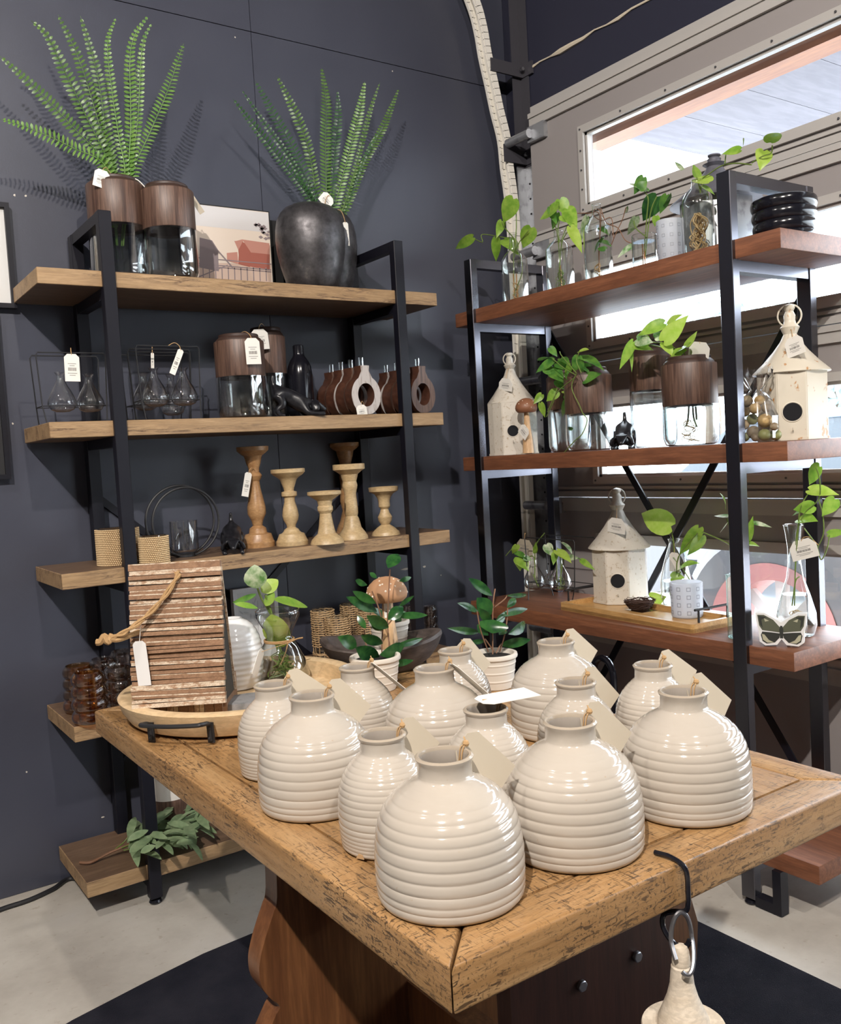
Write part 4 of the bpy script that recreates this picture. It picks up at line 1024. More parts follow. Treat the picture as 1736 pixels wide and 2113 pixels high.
def pxtag(t, q, X=None, Y=None, r=.0, m=None, thread=None, bars=True, off=.012):
    """q = four pixel corners (top-left, top-right, bottom-right, bottom-left); the card hangs in front of its thing"""
    kw = dict(X=X-r-off) if X is not None else dict(Y=Y-r-off)
    P4 = [at(a, b_, **kw) for a, b_ in q]
    top = (P4[0]+P4[1])/2; bot = (P4[2]+P4[3])/2; wide = ((P4[1]-P4[0])+(P4[2]-P4[3]))/2
    o = card(t, top+(bot-top)*.10, bot-top, wide, (bot-top).length*.9, wide.length, m or M_tag, bars=bars, flip=1 if (bot-top).cross(wide).dot(cam_f) < 0 else -1)
    th = V((t.location.x, t.location.y, top.z+.02)) if thread is None else thread
    string(t, [top+(bot-top)*.06, top+UP*.008+(th-top)*.15, top+(th-top)*.5+UP*.014, th], .0011)
    return o
# top shelf
Z1 = AZ[0]
j1, (jx, jy, jr, jz, jb) = walnut_jar('walnut collared glass jar on the top tan shelf holding the left fern', 241, 372, 386, 472, 59, Z1, Y=2.775)
pxtag(j1, [(197, 352), (227, 351), (221, 385), (191, 388)], Y=2.775, r=.05, thread=V((jx-.02, jy-.04, jz)))
j2, (kx, ky, kr, kz, kb) = walnut_jar('empty walnut collared glass jar beside the barn picture on the top tan shelf', 347, 385, 398, 478, 54, Z1, Y=2.700)
pxtag(j2, [(382, 390), (392, 398), (424, 442), (412, 438)], Y=2.70, r=-.02, m=M_tagbeige, bars=False, thread=V((kx+.05, ky-.01, kz-.005)))
string(j1, [at(272, 368, Y=2.73), at(285, 372, Y=2.72), at(303, 390, Y=2.71)], .0016, M_tag)
def fern(label, base, fr, Y, seed, mats):
    x, y, z = base; t = thing('artificial_fern', label, 'plant', base, 0, 'artificial ferns on the top shelf'); rnd = random.Random(seed)
    for i, (pts, wd, mi) in enumerate(fr):
        dy = rnd.uniform(-.07, .05); n = len(pts)
        P_ = [at(px, py, Y=Y+dy*(k/(n-1))**1.3) for k, (px, py) in enumerate(pts)]
        P_ = [V((x+(P_[0].x-x)*.3, y+rnd.uniform(-.01, .01), z))]+P_
        q = spline(P_, 12); L_ = [0]
        for a, b_ in zip(q, q[1:]): L_.append(L_[-1]+(b_-a).length)
        bm = B(); tube(bm, q, [.0022*(1-.75*k/len(q)) for k in range(len(q))], 5)
        s = L_[-1]*.10; W_ = wd*mpp(P_[2]); step = .0125; face = (-cam_f+V((rnd.uniform(-.5, .5), rnd.uniform(-.3, .3), rnd.uniform(-.2, .4)))).normalized()
        k = 0
        while s < L_[-1]-.002:
            while k < len(L_)-2 and L_[k+1] < s: k += 1
            u_ = (s-L_[k])/max(L_[k+1]-L_[k], 1e-6); p = q[k].lerp(q[k+1], u_); tg = (q[k+1]-q[k]).normalized()
            f = s/L_[-1]; wl_ = W_*.58*min(1, (f-.02)*6)*(1 if f < .72 else max(.2, 1-((f-.72)/.28)**1.3*.8))
            sd = tg.cross(face).normalized()
            for sg in (-1, 1):
                d = (sd*sg+tg*.28+face*.10).normalized()
                leafmesh(bm, p, p+d*wl_*1.0, .0078, face+sd*sg*.15+tg*rnd.uniform(-.3, .3), 'x', .12, .15)
            s += step
        mesh('frond', bm, mats[mi], t, world=True, sharp=80)
    return t
FM = [M_fern, M_fern2, M_fern3]
fern('artificial fern with long fronds in the left walnut jar on the top shelf', (jx, jy, jb-.05), [
    ([(222, 352), (150, 305), (70, 268), (2, 246)], 30, 1), ([(222, 350), (150, 262), (70, 180), (0, 116)], 27, 0), ([(226, 350), (178, 240), (130, 140), (98, 75), (64, 42)], 29, 0),
    ([(230, 352), (197, 230), (162, 120), (120, 31)], 26, 0), ([(234, 355), (216, 250), (200, 150), (166, 33)], 24, 0), ([(258, 362), (245, 280), (230, 180), (222, 90), (238, 39)], 20, 1),
    ([(264, 365), (270, 250), (268, 130), (277, 75), (304, 35)], 26, 1), ([(268, 366), (284, 250), (290, 140), (296, 85), (312, 50)], 20, 1), ([(270, 368), (310, 272), (345, 190), (379, 90)], 29, 1)], 2.74, 3, FM)
# picture with the barn
pa, pb_, pcn = at(381, 415, Y=2.885), at(556, 436, Y=2.885), at(560, 578, Y=2.885)
bw = pb_.x-pa.x; bz0 = Z1+.001; bh = pb_.z-bz0
bpix = thing('barn_picture', 'canvas picture of a red barn leaning against the wall on the top shelf', 'picture', ((pa.x+pb_.x)/2, 2.885, Z1))
bm = B(); box2(bm, (pa.x, 2.886, bz0), (pb_.x, 2.915, bz0+bh)); mesh('canvas_block', bm, M_ink, bpix, world=True)
def bpt(px, py):
    p = at(px, py, Y=2.885); return (p.x, p.z)
bm = B()
def fl(pts, mi, lift=.0002): 
    a = [bm.verts.new((min(max(px, pa.x+.004), pb_.x-.004), 2.8858-lift, min(max(pz, bz0+.003), bz0+bh-.004))) for px, pz in pts]
    try: bm.faces.new(a).material_index = mi
    except ValueError: pass
fl([(pa.x, bz0), (pb_.x, bz0), (pb_.x, bz0+bh), (pa.x, bz0+bh)], 0, 0)
fl([bpt(375, 418), bpt(556, 440), bpt(556, 480), bpt(375, 462)], 1)
fl([bpt(375, 540), bpt(560, 545), bpt(560, 585), bpt(375, 570)], 2)
fl([bpt(484, 497), bpt(516, 503), bpt(557, 506), bpt(557, 556), bpt(526, 552), bpt(494, 545), bpt(492, 515)], 3, .0004)
fl([bpt(484, 498), bpt(500, 494), bpt(556, 502), bpt(557, 525), bpt(518, 521), bpt(502, 497), bpt(492, 516)], 4, .0006)
fl([bpt(501, 498), bpt(517, 521), bpt(516, 551), bpt(492, 545), bpt(493, 516)], 3, .0008)
fl([bpt(468, 522), bpt(490, 520), bpt(492, 545), bpt(469, 538)], 4, .0005)
fl([bpt(412, 490), bpt(438, 496), bpt(450, 515), bpt(452, 560), bpt(412, 552)], 5, .0003)
for i in range(12): fl([bpt(405+i*13, 552), bpt(407+i*13, 552), bpt(408+i*13, 580), bpt(406+i*13, 580)], 5, .0009)
for yy in (536, 548, 552): fl([bpt(400, yy-6), bpt(560, yy+8), bpt(560, yy+10), bpt(400, yy-4)], 5, .0009)
fl([bpt(430, 496), bpt(433, 496), bpt(482, 552), bpt(478, 552)], 5, .001); fl([bpt(410, 570), bpt(412, 572), bpt(470, 548), bpt(470, 546)], 5, .001)
rnd = random.Random(2)
for i in range(16):
    cx_, cy_ = 545+rnd.uniform(-18, 12), 474+rnd.uniform(-12, 18); fl([bpt(cx_-5, cy_), bpt(cx_, cy_-3), bpt(cx_+5, cy_+1), bpt(cx_, cy_+4)], 5, .0007)
mesh('painting', bm, [M_canvas, M_canvasup, M_canvaslow, M_barnred, M_barnpink, M_barngrey], bpix, world=True)
p0 = at(566, 456, Y=2.93)
bm = B(); box2(bm, (p0.x-.06, 2.925, Z1+.001), (at(583, 560, Y=2.93).x, 2.937, p0.z)); tag(mesh('black_board', bm, M_ink), 'narrow black board behind the dark pots beside the barn picture', 'board')
# dark pots and right fern
def pot(label, cx, cy, hw, ytop, Y):
    x, y = lp(cx, cy, Y=Y); r = hw*mpp((x, y, 1.95)); zt_ = zat(x, y, ytop); h = zt_-Z1
    t = thing('dark_metal_pot', label, 'pot', (x, y, Z1), 0, 'dark hammered pots on the top shelf')
    pr = [(0, .001), (.63, .0012), (.70, .03), (.80, .15), (.90, .30), (.97, .45), (1, .60), (.985, .72), (.93, .83), (.83, .91), (.70, .965), (.56, .99), (.52, 1.0), (.50, .985), (.56, .95), (.75, .87), (.90, .70)]
    bm = B(); lathe(bm, [(r*a, h*b_) for a, b_ in pr], 56, (x, y, Z1)); mesh('pot_body', bm, M_darkpot, t, world=True); return t, (x, y, r, zt_)
dp2, q2_ = pot('dark hammered metal pot at the back, half hidden, on the top shelf', 668, 505, 69, 438, 2.86)
dp1, q1_ = pot('dark hammered metal pot in front with a white tag on the top shelf', 641, 500, 72, 426, 2.70)
pxtag(dp1, [(664, 442), (691, 441), (698, 497), (672, 498)], Y=2.725, r=.085, thread=at(648, 425, Y=2.67))
pxtag(dp2, [(706, 457), (719, 457), (721, 508), (712, 506)], Y=2.76, r=-.0, thread=at(697, 432, Y=2.76))
pxtag(dp1, [(670, 395), (692, 414), (680, 428), (653, 415)], Y=2.70, r=.0, thread=at(668, 430, Y=2.68))
fern('artificial fern with upright fronds in the dark hammered pots on the top shelf', (q2_[0]-.005, q2_[1], q2_[3]-.09), [
    ([(648, 425), (580, 330), (525, 260), (481, 204)], 20, 2), ([(650, 424), (600, 330), (550, 260), (500, 187)], 13, 2), ([(652, 424), (612, 320), (567, 240), (527, 167)], 22, 2), ([(655, 420), (637, 310), (612, 240), (573, 159)], 22, 0),
    ([(673, 415), (672, 300), (673, 210), (664, 141)], 24, 0), ([(682, 415), (691, 310), (698, 240), (697, 191)], 22, 2), ([(690, 428), (715, 335), (740, 240), (753, 169)], 24, 1),
    ([(708, 430), (738, 330), (764, 230), (784, 171)], 13, 0), ([(712, 434), (750, 340), (790, 265), (822, 186)], 20, 0), ([(710, 436), (735, 370), (765, 300), (790, 262)], 10, 2)], 2.80, 8, FM)

# second shelf
Z2 = AZ[1]
def wire_rack(label, xl, xr, ytop, ybar, z0, bottles, Y=None, X=None, tagq=None, rear=True, dep=.075, group='wire racks with hanging glass bulbs', bl='clear glass bulb bottle hanging in a wire rack on the second tan shelf'):
    if Y is not None:
        c = at((xl+xr)/2, ybar, Y=Y); e = V((1, 0, 0)); d = V((0, 1, 0)); hw_ = (at(xr, ytop, Y=Y).x-at(xl, ytop, Y=Y).x)/2
        cx = at((xl+xr)/2, ytop, Y=Y)
    else:
        cx = at((xl+xr)/2, ytop, X=X); e = V((0, -1, 0)); d = V((1, 0, 0)); hw_ = (at(xl, ytop, X=X).y-at(xr, ytop, X=X).y)/2
    base = V((cx.x, cx.y, z0)); zt_ = zat(cx.x, cx.y, ytop); zb_ = zat(cx.x, cx.y, ybar)
    t = thing('wire_rack', label, 'rack', base, 0, group)
    for s in (0, 1) if rear else (0,):
        bm = B(); o = base+d*(dep*s)
        pth = [o-e*hw_*.86+d*.012*(1-2*s)*-1, o-e*hw_*.92+UP*(zb_-z0), o-e*hw_*.99+UP*(zt_-z0-.008), o-e*(hw_-.006)+UP*(zt_-z0), o+e*(hw_-.006)+UP*(zt_-z0), o+e*hw_*.99+UP*(zt_-z0-.008), o+e*hw_*.92+UP*(zb_-z0), o+e*hw_*.86+d*.012*(1-2*s)*-1]
        tube(bm, pth, .0019, 7); mesh('wire_arch', bm, M_blackmat, t, world=True)
    bm = B()
    o = base+UP*(zb_-z0)
    tube(bm, [o-e*hw_*.92, o+e*hw_*.92], .0015, 6)
    if rear: tube(bm, [o-e*hw_*.92+d*dep, o+e*hw_*.92+d*dep], .0015, 6); tube(bm, [o-e*hw_*.92, o-e*hw_*.92+d*dep], .0015, 6); tube(bm, [o+e*hw_*.92, o+e*hw_*.92+d*dep], .0015, 6)
    mesh('support_wire', bm, M_blackmat, t, world=True)
    out = []
    for i, (bx, yt, yb, hw2, lab) in enumerate(bottles):
        pb2 = at(bx, ybar, Y=Y+dep*.5) if Y is not None else at(bx, ybar, X=X+dep*.5)
        x, y = pb2.x, pb2.y; za, zc = zat(x, y, yt), zat(x, y, yb); r = hw2*mpp((x, y, zc)); h = za-zc
        b_ = thing('bulb_bottle', lab, 'bottle', (x, y, zc), 0, 'glass bulb bottles in wire racks')
        pr = [(0, 0), (r*.45, h*.01), (r*.8, h*.07), (r, h*.2), (r*.97, h*.3), (r*.72, h*.5), (r*.42, h*.68), (r*.27, h*.8), (r*.25, h*.92), (r*.38, h*.985), (r*.4, h)]
        bm = B(); lathe(bm, pr, 32, (x, y, zc)); mesh('glass_bulb', bm, M_bulb, b_, world=True); out.append(b_)
    if tagq: pxtag(t, tagq, X=X, Y=Y, r=-.008, thread=V((cx.x, cx.y, zt_)))
    return t, out
wire_rack('black wire rack with two glass bulbs outermost left on the second shelf', 74, 219, 728, 837, Z2, [(129, 768, 851, 29, 'left glass bulb bottle in the outermost left wire rack'), (187, 772, 851, 28, 'right glass bulb bottle in the outermost left wire rack')], Y=2.66, tagq=[(131, 728), (163, 730), (166, 788), (135, 786)])
r3, _ = wire_rack('black wire rack half hidden behind the second rack, right of the front post', 263, 392, 727, 835, Z2, [(300, 770, 848, 27, 'left glass bulb bottle in the hindmost wire rack'), (356, 772, 858, 27, 'right glass bulb bottle in the hindmost wire rack')], Y=2.79)
r2, _ = wire_rack('black wire rack with two glass bulbs in front, right of the front post', 280, 412, 714, 825, Z2, [(321, 759, 840, 28, 'left glass bulb bottle in the wire rack right of the front post'), (381, 759, 838, 28, 'right glass bulb bottle in the wire rack right of the front post')], Y=2.66, tagq=[(368, 718), (381, 722), (361, 774), (350, 770)])
pxtag(r3, [(311, 729), (318, 729), (318, 760), (312, 760)], Y=2.79, r=.0, thread=at(315, 722, Y=2.79))
walnut_jar('walnut collared glass jar at the back, behind another, on the second tan shelf', 551, 678, 696, 773, 39, Z2, Y=2.84, tagp=[(516, 680), (551, 678), (557, 720), (522, 722)])
walnut_jar('walnut collared glass jar in front on the second tan shelf', 495, 692, 706, 779, 51, Z2, Y=2.69, tagp=[(503, 696), (535, 696), (539, 751), (510, 752)])
def put(nm, label, cat, cx, cy, X=None, Y=None, z0=0, group=None):
    x, y = lp(cx, cy, X=X, Y=Y); return thing(nm, label, cat, (x, y, z0), 0, group), x, y
def pxprof(x, y, z0, prof):  # (y px, half width px) from the top down -> profile from the bottom up
    return [(0, z0+.001)]+[(hw*mpp((x, y, 1.1)), max(z0+.001, zat(x, y, py))) for py, hw in prof[::-1]]+[(0, zat(x, y, prof[0][0]))]
t, x, y = put('black_bottle_vase', 'glossy black bottle shaped vase on the second tan shelf', 'vase', 620, 790, Y=2.80, z0=Z2)
bm = B(); lathe(bm, pxprof(x, y, Z2, [(712, 9), (714, 11), (730, 11), (735, 12), (745, 19), (757, 24), (775, 26), (820, 26), (850, 26), (870, 25)]), 40, (x, y, 0)); mesh('bottle_body', bm, M_blackgloss, t, world=True)

# black dog figurines in a play bow
def dog_mesh():
    me = bpy.data.meshes.new('body'); bm = B()
    bone = {}
    def vtx(k, p): bone[k] = bm.verts.new(p)
    for k, p in dict(rump=(-.040, 0, .064), mid=(-.012, 0, .050), chest=(.020, 0, .026), neck=(.036, 0, .026), head=(.052, 0, .027), muz=(.068, 0, .019), nose=(.079, 0, .014),
                     t1=(-.050, 0, .078), t2=(-.053, 0, .093), t3=(-.050, 0, .106)).items(): vtx(k, p)
    for s, n in ((1, 'l'), (-1, 'r')):
        for k, p in dict(hip=(-.042, .019*s, .052), knee=(-.030, .023*s, .030), hock=(-.050, .023*s, .016), hpaw=(-.040, .023*s, .004), toe=(-.028, .023*s, .004),
                         sho=(.022, .018*s, .021), elb=(.026, .024*s, .008), wri=(.055, .023*s, .005), paw=(.072, .023*s, .004), ear0=(.050, .014*s, .036), ear1=(.046, .025*s, .026), ear2=(.048, .030*s, .010)).items(): vtx(k+n, p)
    ed = [('rump', 'mid'), ('mid', 'chest'), ('chest', 'neck'), ('neck', 'head'), ('head', 'muz'), ('muz', 'nose'), ('rump', 't1'), ('t1', 't2'), ('t2', 't3')]
    for n in 'lr': ed += [('rump', 'hip'+n), ('hip'+n, 'knee'+n), ('knee'+n, 'hock'+n), ('hock'+n, 'hpaw'+n), ('hpaw'+n, 'toe'+n), ('chest', 'sho'+n), ('sho'+n, 'elb'+n), ('elb'+n, 'wri'+n), ('wri'+n, 'paw'+n), ('head', 'ear0'+n), ('ear0'+n, 'ear1'+n), ('ear1'+n, 'ear2'+n)]
    for a, b_ in ed: bm.edges.new((bone[a], bone[b_]))
    bm.verts.ensure_lookup_table(); idx = {k: v_.index for k, v_ in bone.items()}; bm.verts.index_update(); idx = {k: v_.index for k, v_ in bone.items()}
    bm.to_mesh(me); bm.free()
    rad = dict(rump=.023, mid=.021, chest=.020, neck=.015, head=.018, muz=.009, nose=.006, t1=.007, t2=.0055, t3=.0045, hip=.015, knee=.011, hock=.007, hpaw=.006, toe=.005, sho=.012, elb=.009, wri=.007, paw=.006, ear0=.008, ear1=.0115, ear2=.009)
    o = bpy.data.objects.new('dog_tmp', me); COL.objects.link(o)
    sk = o.modifiers.new('s', 'SKIN'); sk.use_smooth_shade = True
    for k, i in idx.items():
        r = rad.get(k) or rad[k[:-1]]; o.data.skin_vertices[0].data[i].radius = (r, r*(.55 if k.startswith('ear') else 1))
    o.data.skin_vertices[0].data[idx['rump']].use_root = True
    sb = o.modifiers.new('u', 'SUBSURF'); sb.levels = 2
    dg = bpy.context.evaluated_depsgraph_get(); m2 = bpy.data.meshes.new_from_object(o.evaluated_get(dg)); bpy.data.objects.remove(o)
    m2.name = 'dog_body'; m2.materials.clear(); m2.materials.append(M_blackgloss_dog); m2.shade_smooth(); return m2
M_blackgloss_dog = speckle('black_resin', (.010, .010, .013), (.03, .03, .035), 90, .5, .75, .3, bmp=.5)
ME_DOG = dog_mesh()
def dog(label, cx, cy, hpx, z0, rz, X=None, Y=None, tail=None, rot=0):
    x, y = lp(cx, cy, X=X, Y=Y); o = bpy.data.objects.new('dog_figurine', ME_DOG); COL.objects.link(o); o.location = (x, y, z0-.0005); o.rotation_euler = (0, 0, rz)
    s = hpx*mpp((x, y, z0))/.111; o.scale = (s, s, s); tag(o, label, 'figurine', 'black play-bowing dog figurines'); return o
dog('black dog figurine in a play bow beside the black bottle, second tan shelf', 610, 850, 92, Z2, R(-18), Y=2.66)

# wooden ring vases with glass tubes
def ring_vase_mesh():
    outer = []
    for i in range(41):
        a = R(118)+R(304)*i/40; outer.append((.040*cos(a), .045+.046*sin(a)))
    neck = [(.0105, .102), (.0115, .112), (.0115, .115), (-.0115, .115), (-.0115, .112), (-.0105, .102)]
    outer = [(x, max(z, .001)) for x, z in outer]
    # path: right end of the arc -> neck
    pts = outer+[(.0145, .094)]+neck+[(-.0145, .094)]
    inner = []
    import bisect
    n = len(pts)
    bm = B(); D = .016
    def ringv(y, lst): return [bm.verts.new((x, y, z)) for x, z in lst]
    inn = []
    for x, z in pts:
        a = math.atan2((z-.046)/1.12, x); inn.append((.0225*cos(a), .046+.0275*sin(a)))
    f0, f1, b0, b1 = ringv(-D, pts), ringv(-D, inn), ringv(D, pts), ringv(D, inn)
    for i in range(n):
        j = (i+1) % n
        for q, mi in (((f0[i], f0[j], f1[j], f1[i]), 0), ((b0[j], b0[i], b1[i], b1[j]), 0), ((f0[j], f0[i], b0[i], b0[j]), 1), ((f1[i], f1[j], b1[j], b1[i]), 1)):
            bm.faces.new(q).material_index = mi
    return bm
bm = ring_vase_mesh(); tmp = mesh('ring_body', bm, [M_white_wash, M_darkwood]); ME_RING = tmp.data; bpy.data.objects.remove(tmp)
tmp = mesh('ring_body', ring_vase_mesh(), [M_walnut, M_darkwood]); ME_RING2 = tmp.data; bpy.data.objects.remove(tmp)
bm = B(); lathe(bm, [(0, .08), (.006, .081), (.0065, .09), (.0065, .135), (.0055, .135), (.0052, .09)], 16); tmp = mesh('glass_tube', bm, M_glass); ME_TUBE = tmp.data; bpy.data.objects.remove(tmp)
def ringv(label, cx, Y, sc, me):
    x, y = lp(cx, 815, Y=2.645)[0], Y; t = thing('wooden_ring_vase', label, 'vase', (x, y, Z2), 0, 'wooden ring vases on the second shelf')
    for nm, m in (('ring_body', me), ('glass_tube', ME_TUBE)):
        o = bpy.data.objects.new(nm, m); COL.objects.link(o); o.parent = t; o.scale = (sc,)*3
    t.rotation_euler = (0, 0, R(8)); return t
sc = (857-757)*mpp((1.6, 2.65, Z2))/.115
names = ['front', 'second', 'third', 'fourth']
for i, n_ in enumerate(names):
    ringv('%s wooden ring vase of the left row on the second shelf' % ('foremost whitewashed' if i == 0 else n_+' from the front'), 749, 2.645+i*.068, sc, ME_RING if i % 2 == 0 else ME_RING2)
for i, n_ in enumerate(names):
    ringv('%s wooden ring vase of the right row at the shelf end' % ('foremost' if i == 0 else n_+' from the front'), 865, 2.645+i*.068, sc, ME_RING2 if i % 2 == 0 else ME_RING)
o = [q for q in COL.objects if q.get('label', '').startswith('foremost whitewashed')][0]
o.rotation_euler = (0, 0, 0)
pxtag(o, [(738, 837), (752, 838), (762, 853), (735, 863)], Y=2.645, r=.012, thread=at(752, 836, Y=2.64))

# third shelf
Z3 = AZ[2]
def beaded(label, bx, by, hw, ytop):
    p = at(bx, by, Z=Z3); r = hw*mpp(p); c = V((p.x, p.y, Z3))+V((p.x, p.y, 0)).normalized()*r; zt_ = zat(c.x, c.y, ytop); h = zt_-Z3
    t = thing('beaded_candle_holder', label, 'candle holder', c, 0, 'wood bead candle holders')
    bm = B(); lathe(bm, [(0, .002), (r-.004, .002), (r-.004, h-.001), (r-.008, h-.001), (r-.008, .01), (0, .01)], 40, c); mesh('sleeve', bm, M_beadback, t, world=True)
    bm = B(); rows = max(6, round(h/.0052)); n = round(2*pi*r/.0058)
    for j in range(rows):
        for i in range(n):
            a = 2*pi*(i+.5*(j % 2))/n; d = V((cos(a), sin(a), 0))
            M = Matrix((d.cross(UP), UP, d)).transposed()
            lathe(bm, [(.0027, 0), (.0021, .0018), (0, .0026)], 6, c+d*(r-.0035)+UP*(h*(j+.5)/rows), M=M)
    mesh('beads', bm, M_bead, t, world=True, sharp=80)
    bm = B(); lathe(bm, [(r-.0085, .01), (r-.0085, h+.002), (r-.010, h+.002), (r-.010, .01)], 32, c); mesh('glass_cup', bm, M_glass, t, world=True)
beaded('larger wood beaded candle holder on the left end of the third shelf', 247, 1168, 46, 1090)
beaded('smaller wood beaded candle holder beside the larger one on the third shelf', 320, 1166, 33, 1106)
p = at(380, 1148, Z=Z3); cxr, cyr = p.x, p.y
rs = thing('ring_candle_stand', 'black double ring candle stand with glass cup on the third shelf', 'candle stand', (cxr, cyr, Z3))
zc_ = (zat(cxr, cyr, 1000)+Z3)/2; rr_ = (zat(cxr, cyr, 1000)-Z3)/2
for dx, dy, s in ((.0, .0, 1), (.018, -.03, .97)):
    bm = B(); tube(bm, ring_pts(rr_*s-.003, 56, (cxr+dx*.4-.003, cyr+dy, Z3+rr_*s), 'y'), .0038, 8, True); mesh('ring', bm, M_blackmat, rs, world=True)
bm = B(); rg = 28*mpp(p); zt2 = zat(cxr, cyr-.015, 1075)
lathe(bm, [(0, Z3+.012), (rg*.7, Z3+.012), (rg*.95, Z3+.02), (rg, Z3+.035), (rg, zt2)], 36, (cxr, cyr-.015, 0)); mesh('glass_cup', bm, M_glass, rs, world=True)
bm = B(); cyl(bm, .03, Z3+.0005, Z3+.008, 28, (cxr, cyr-.015, 0)); mesh('foot_plate', bm, M_blackmat, rs, world=True)
dg_ = at(480, 1142, Z=Z3)
dog('black dog figurine bowing towards the room on the third tan shelf', 481, 1128, 84, Z3, R(-112), Y=dg_.y+.035)
def candlestick(label, bx, by, prof, m, ztop=None):
    p = at(bx, by, Z=Z3); hwb = prof[-1][1]; r = hwb*mpp(p); c = V((p.x, p.y, 0)); c = c+c.normalized()*r*.95
    t = thing('turned_candlestick', label, 'candlestick', (c.x, c.y, Z3), 0, 'turned wooden candlesticks')
    ht = zat(c.x, c.y, prof[0][0]); hb_ = zat(c.x, c.y, by-r*0)
    ybase = prof[-1][0]
    pr = []
    zb2 = zat(c.x, c.y, ybase)
    for py, hw in prof[::-1]:
        z = zat(c.x, c.y, py); z = Z3+(z-zb2)*(ht-Z3)/(ht-zb2); pr.append((hw*mpp((c.x, c.y, 1.1)), z))
    pr = [(0, Z3+.0005)]+pr+[(pr[-1][0]*.9, ht+.001), (pr[-1][0]*.8, ht-.002), (0, ht-.002)]
    bm = B(); lathe(bm, pr, 40, (c.x, c.y, 0)); mesh('turned_body', bm, m, t, world=True, sharp=28); return t
MED = [(968, 35), (975, 35), (980, 30), (985, 22), (990, 17), (999, 14), (1007, 11), (1013, 10), (1015, 16), (1023, 16), (1026, 11), (1035, 11), (1050, 15), (1063, 17), (1073, 15), (1082, 10), (1088, 9), (1092, 15), (1096, 17), (1099, 20), (1101, 26), (1113, 31), (1116, 33), (1124, 33)]
ct = candlestick('tall reddish brown turned candlestick with a tag on the third shelf', 535, 1131, [(922, 33), (930, 32), (936, 25), (940, 19), (945, 17), (955, 15), (963, 12), (966, 11), (974, 11), (977, 14), (981, 16), (986, 14), (992, 10), (1005, 11), (1025, 15), (1045, 19), (1058, 19), (1068, 14), (1072, 12), (1082, 10), (1087, 17), (1092, 18), (1097, 19), (1099, 27), (1112, 31), (1115, 33), (1125, 33)], M_mango)
pxtag(ct, [(507, 972), (520, 975), (513, 1026), (498, 1023)], Y=ct.location.y, r=.018, thread=at(530, 975, Y=ct.location.y-.015))
candlestick('medium pale turned candlestick right of the tall brown one', 604, 1127, MED, M_pale)
candlestick('shortest wide topped pale candlestick in front on the third shelf', 676, 1124, [(1014, 35), (1020, 35), (1026, 25), (1032, 16), (1037, 15), (1042, 14), (1045, 16), (1052, 16), (1058, 12), (1066, 13), (1080, 15), (1090, 17), (1098, 19), (1103, 25), (1110, 32), (1118, 35)], M_pale)
candlestick('pale turned candlestick standing before another tall one near the shelf end', 729, 1115, [(958, 33), (968, 33), (972, 26), (978, 18), (983, 17), (992, 14), (1000, 16), (1008, 14), (1016, 12), (1030, 13), (1045, 14), (1055, 14), (1060, 12), (1066, 15), (1073, 17), (1083, 19), (1092, 26), (1100, 31), (1106, 32)], M_pale)
candlestick('tall pale candlestick at the back, rising above the one before it', 722, 1101, [(914, 30), (921, 30), (926, 25), (930, 18), (940, 16), (950, 13), (960, 11), (975, 15), (1000, 13), (1030, 16), (1050, 12), (1070, 18), (1082, 24), (1095, 29)], M_mango)
candlestick('small slender pale candlestick furthest right on the third shelf', 797, 1106, [(1005, 31), (1013, 30), (1019, 19), (1026, 14), (1033, 12), (1037, 12), (1044, 12), (1049, 8), (1056, 10), (1065, 15), (1072, 14), (1080, 9), (1086, 18), (1095, 28), (1101, 30)], M_pale)

# fourth shelf
Z4 = AZ[3]
def ribbed(label, x, y, z0, r, h, n, m, group, waist=.82):
    t = thing('ribbed_glass_vase', label, 'vase', (x, y, z0), 0, group); pr = [(0, .001), (r*.7, .001)]
    for i in range(n*10+1):
        k = i/(n*10); pr.append((r*(waist+(1-waist)*abs(sin(pi*k*n))**.6)*(1-.12*k), .003+k*(h-.006)))
    pr += [(r*.7, h), (r*.66, h-.004)]
    bm = B(); lathe(bm, pr, 36, (x, y, z0)); lathe(bm, [(0, .008), (r*.62, .01), (r*.64, h-.004)], 28, (x, y, z0)); mesh('ribbed_glass', bm, m, t, world=True); return t
for label, bx, by, hw, yt, m in (('amber ribbed glass vase, foremost on the left end of the fourth shelf', 190, 1500, 39, 1385, M_amber), ('amber ribbed glass vase just behind the foremost one on the left end', 170, 1476, 37, 1372, M_amber),
                                 ('smoky ribbed glass vase by the front post on the fourth shelf', 252, 1478, 35, 1374, M_smoke), ('smoky ribbed glass vase in the middle of the left end cluster', 222, 1462, 34, 1358, M_smoke), ('smoky ribbed glass vase furthest back in the left end cluster', 262, 1448, 33, 1342, M_smoke)):
    p = at(bx, by, Z=Z4); r = hw*mpp(p); c = V((p.x, p.y, 0)); c += c.normalized()*r
    ribbed(label, c.x, c.y, Z4, r, zat(c.x, c.y, yt)-Z4, 4, m, 'ribbed glass vases on the fourth shelf')
for label, cx, hw, yt, Y in (('dark ribbed glass vase left of the rear post end, fourth shelf', 842, 17, 1249, 2.80), ('dark ribbed glass vase on the right end of the fourth shelf', 889, 17, 1250, 2.78)):
    x, y = lp(cx, 1290, Y=Y); ribbed(label, x, y, Z4, hw*mpp((x, y, .6)), zat(x, y, yt)-Z4, 4, M_smoke, 'dark ribbed vases on the shelf end')
a0, a1 = at(478, 1216, Y=2.915), at(557, 1206, Y=2.915)
fa = thing('framed_sketch', 'pale framed leaf sketch leaning at the back of the fourth shelf', 'picture', ((a0.x+a1.x)/2, 2.92, Z4)); zt_ = a1.z; xr_ = a1.x+.022; xl_ = a0.x
bm = B(); f = .014
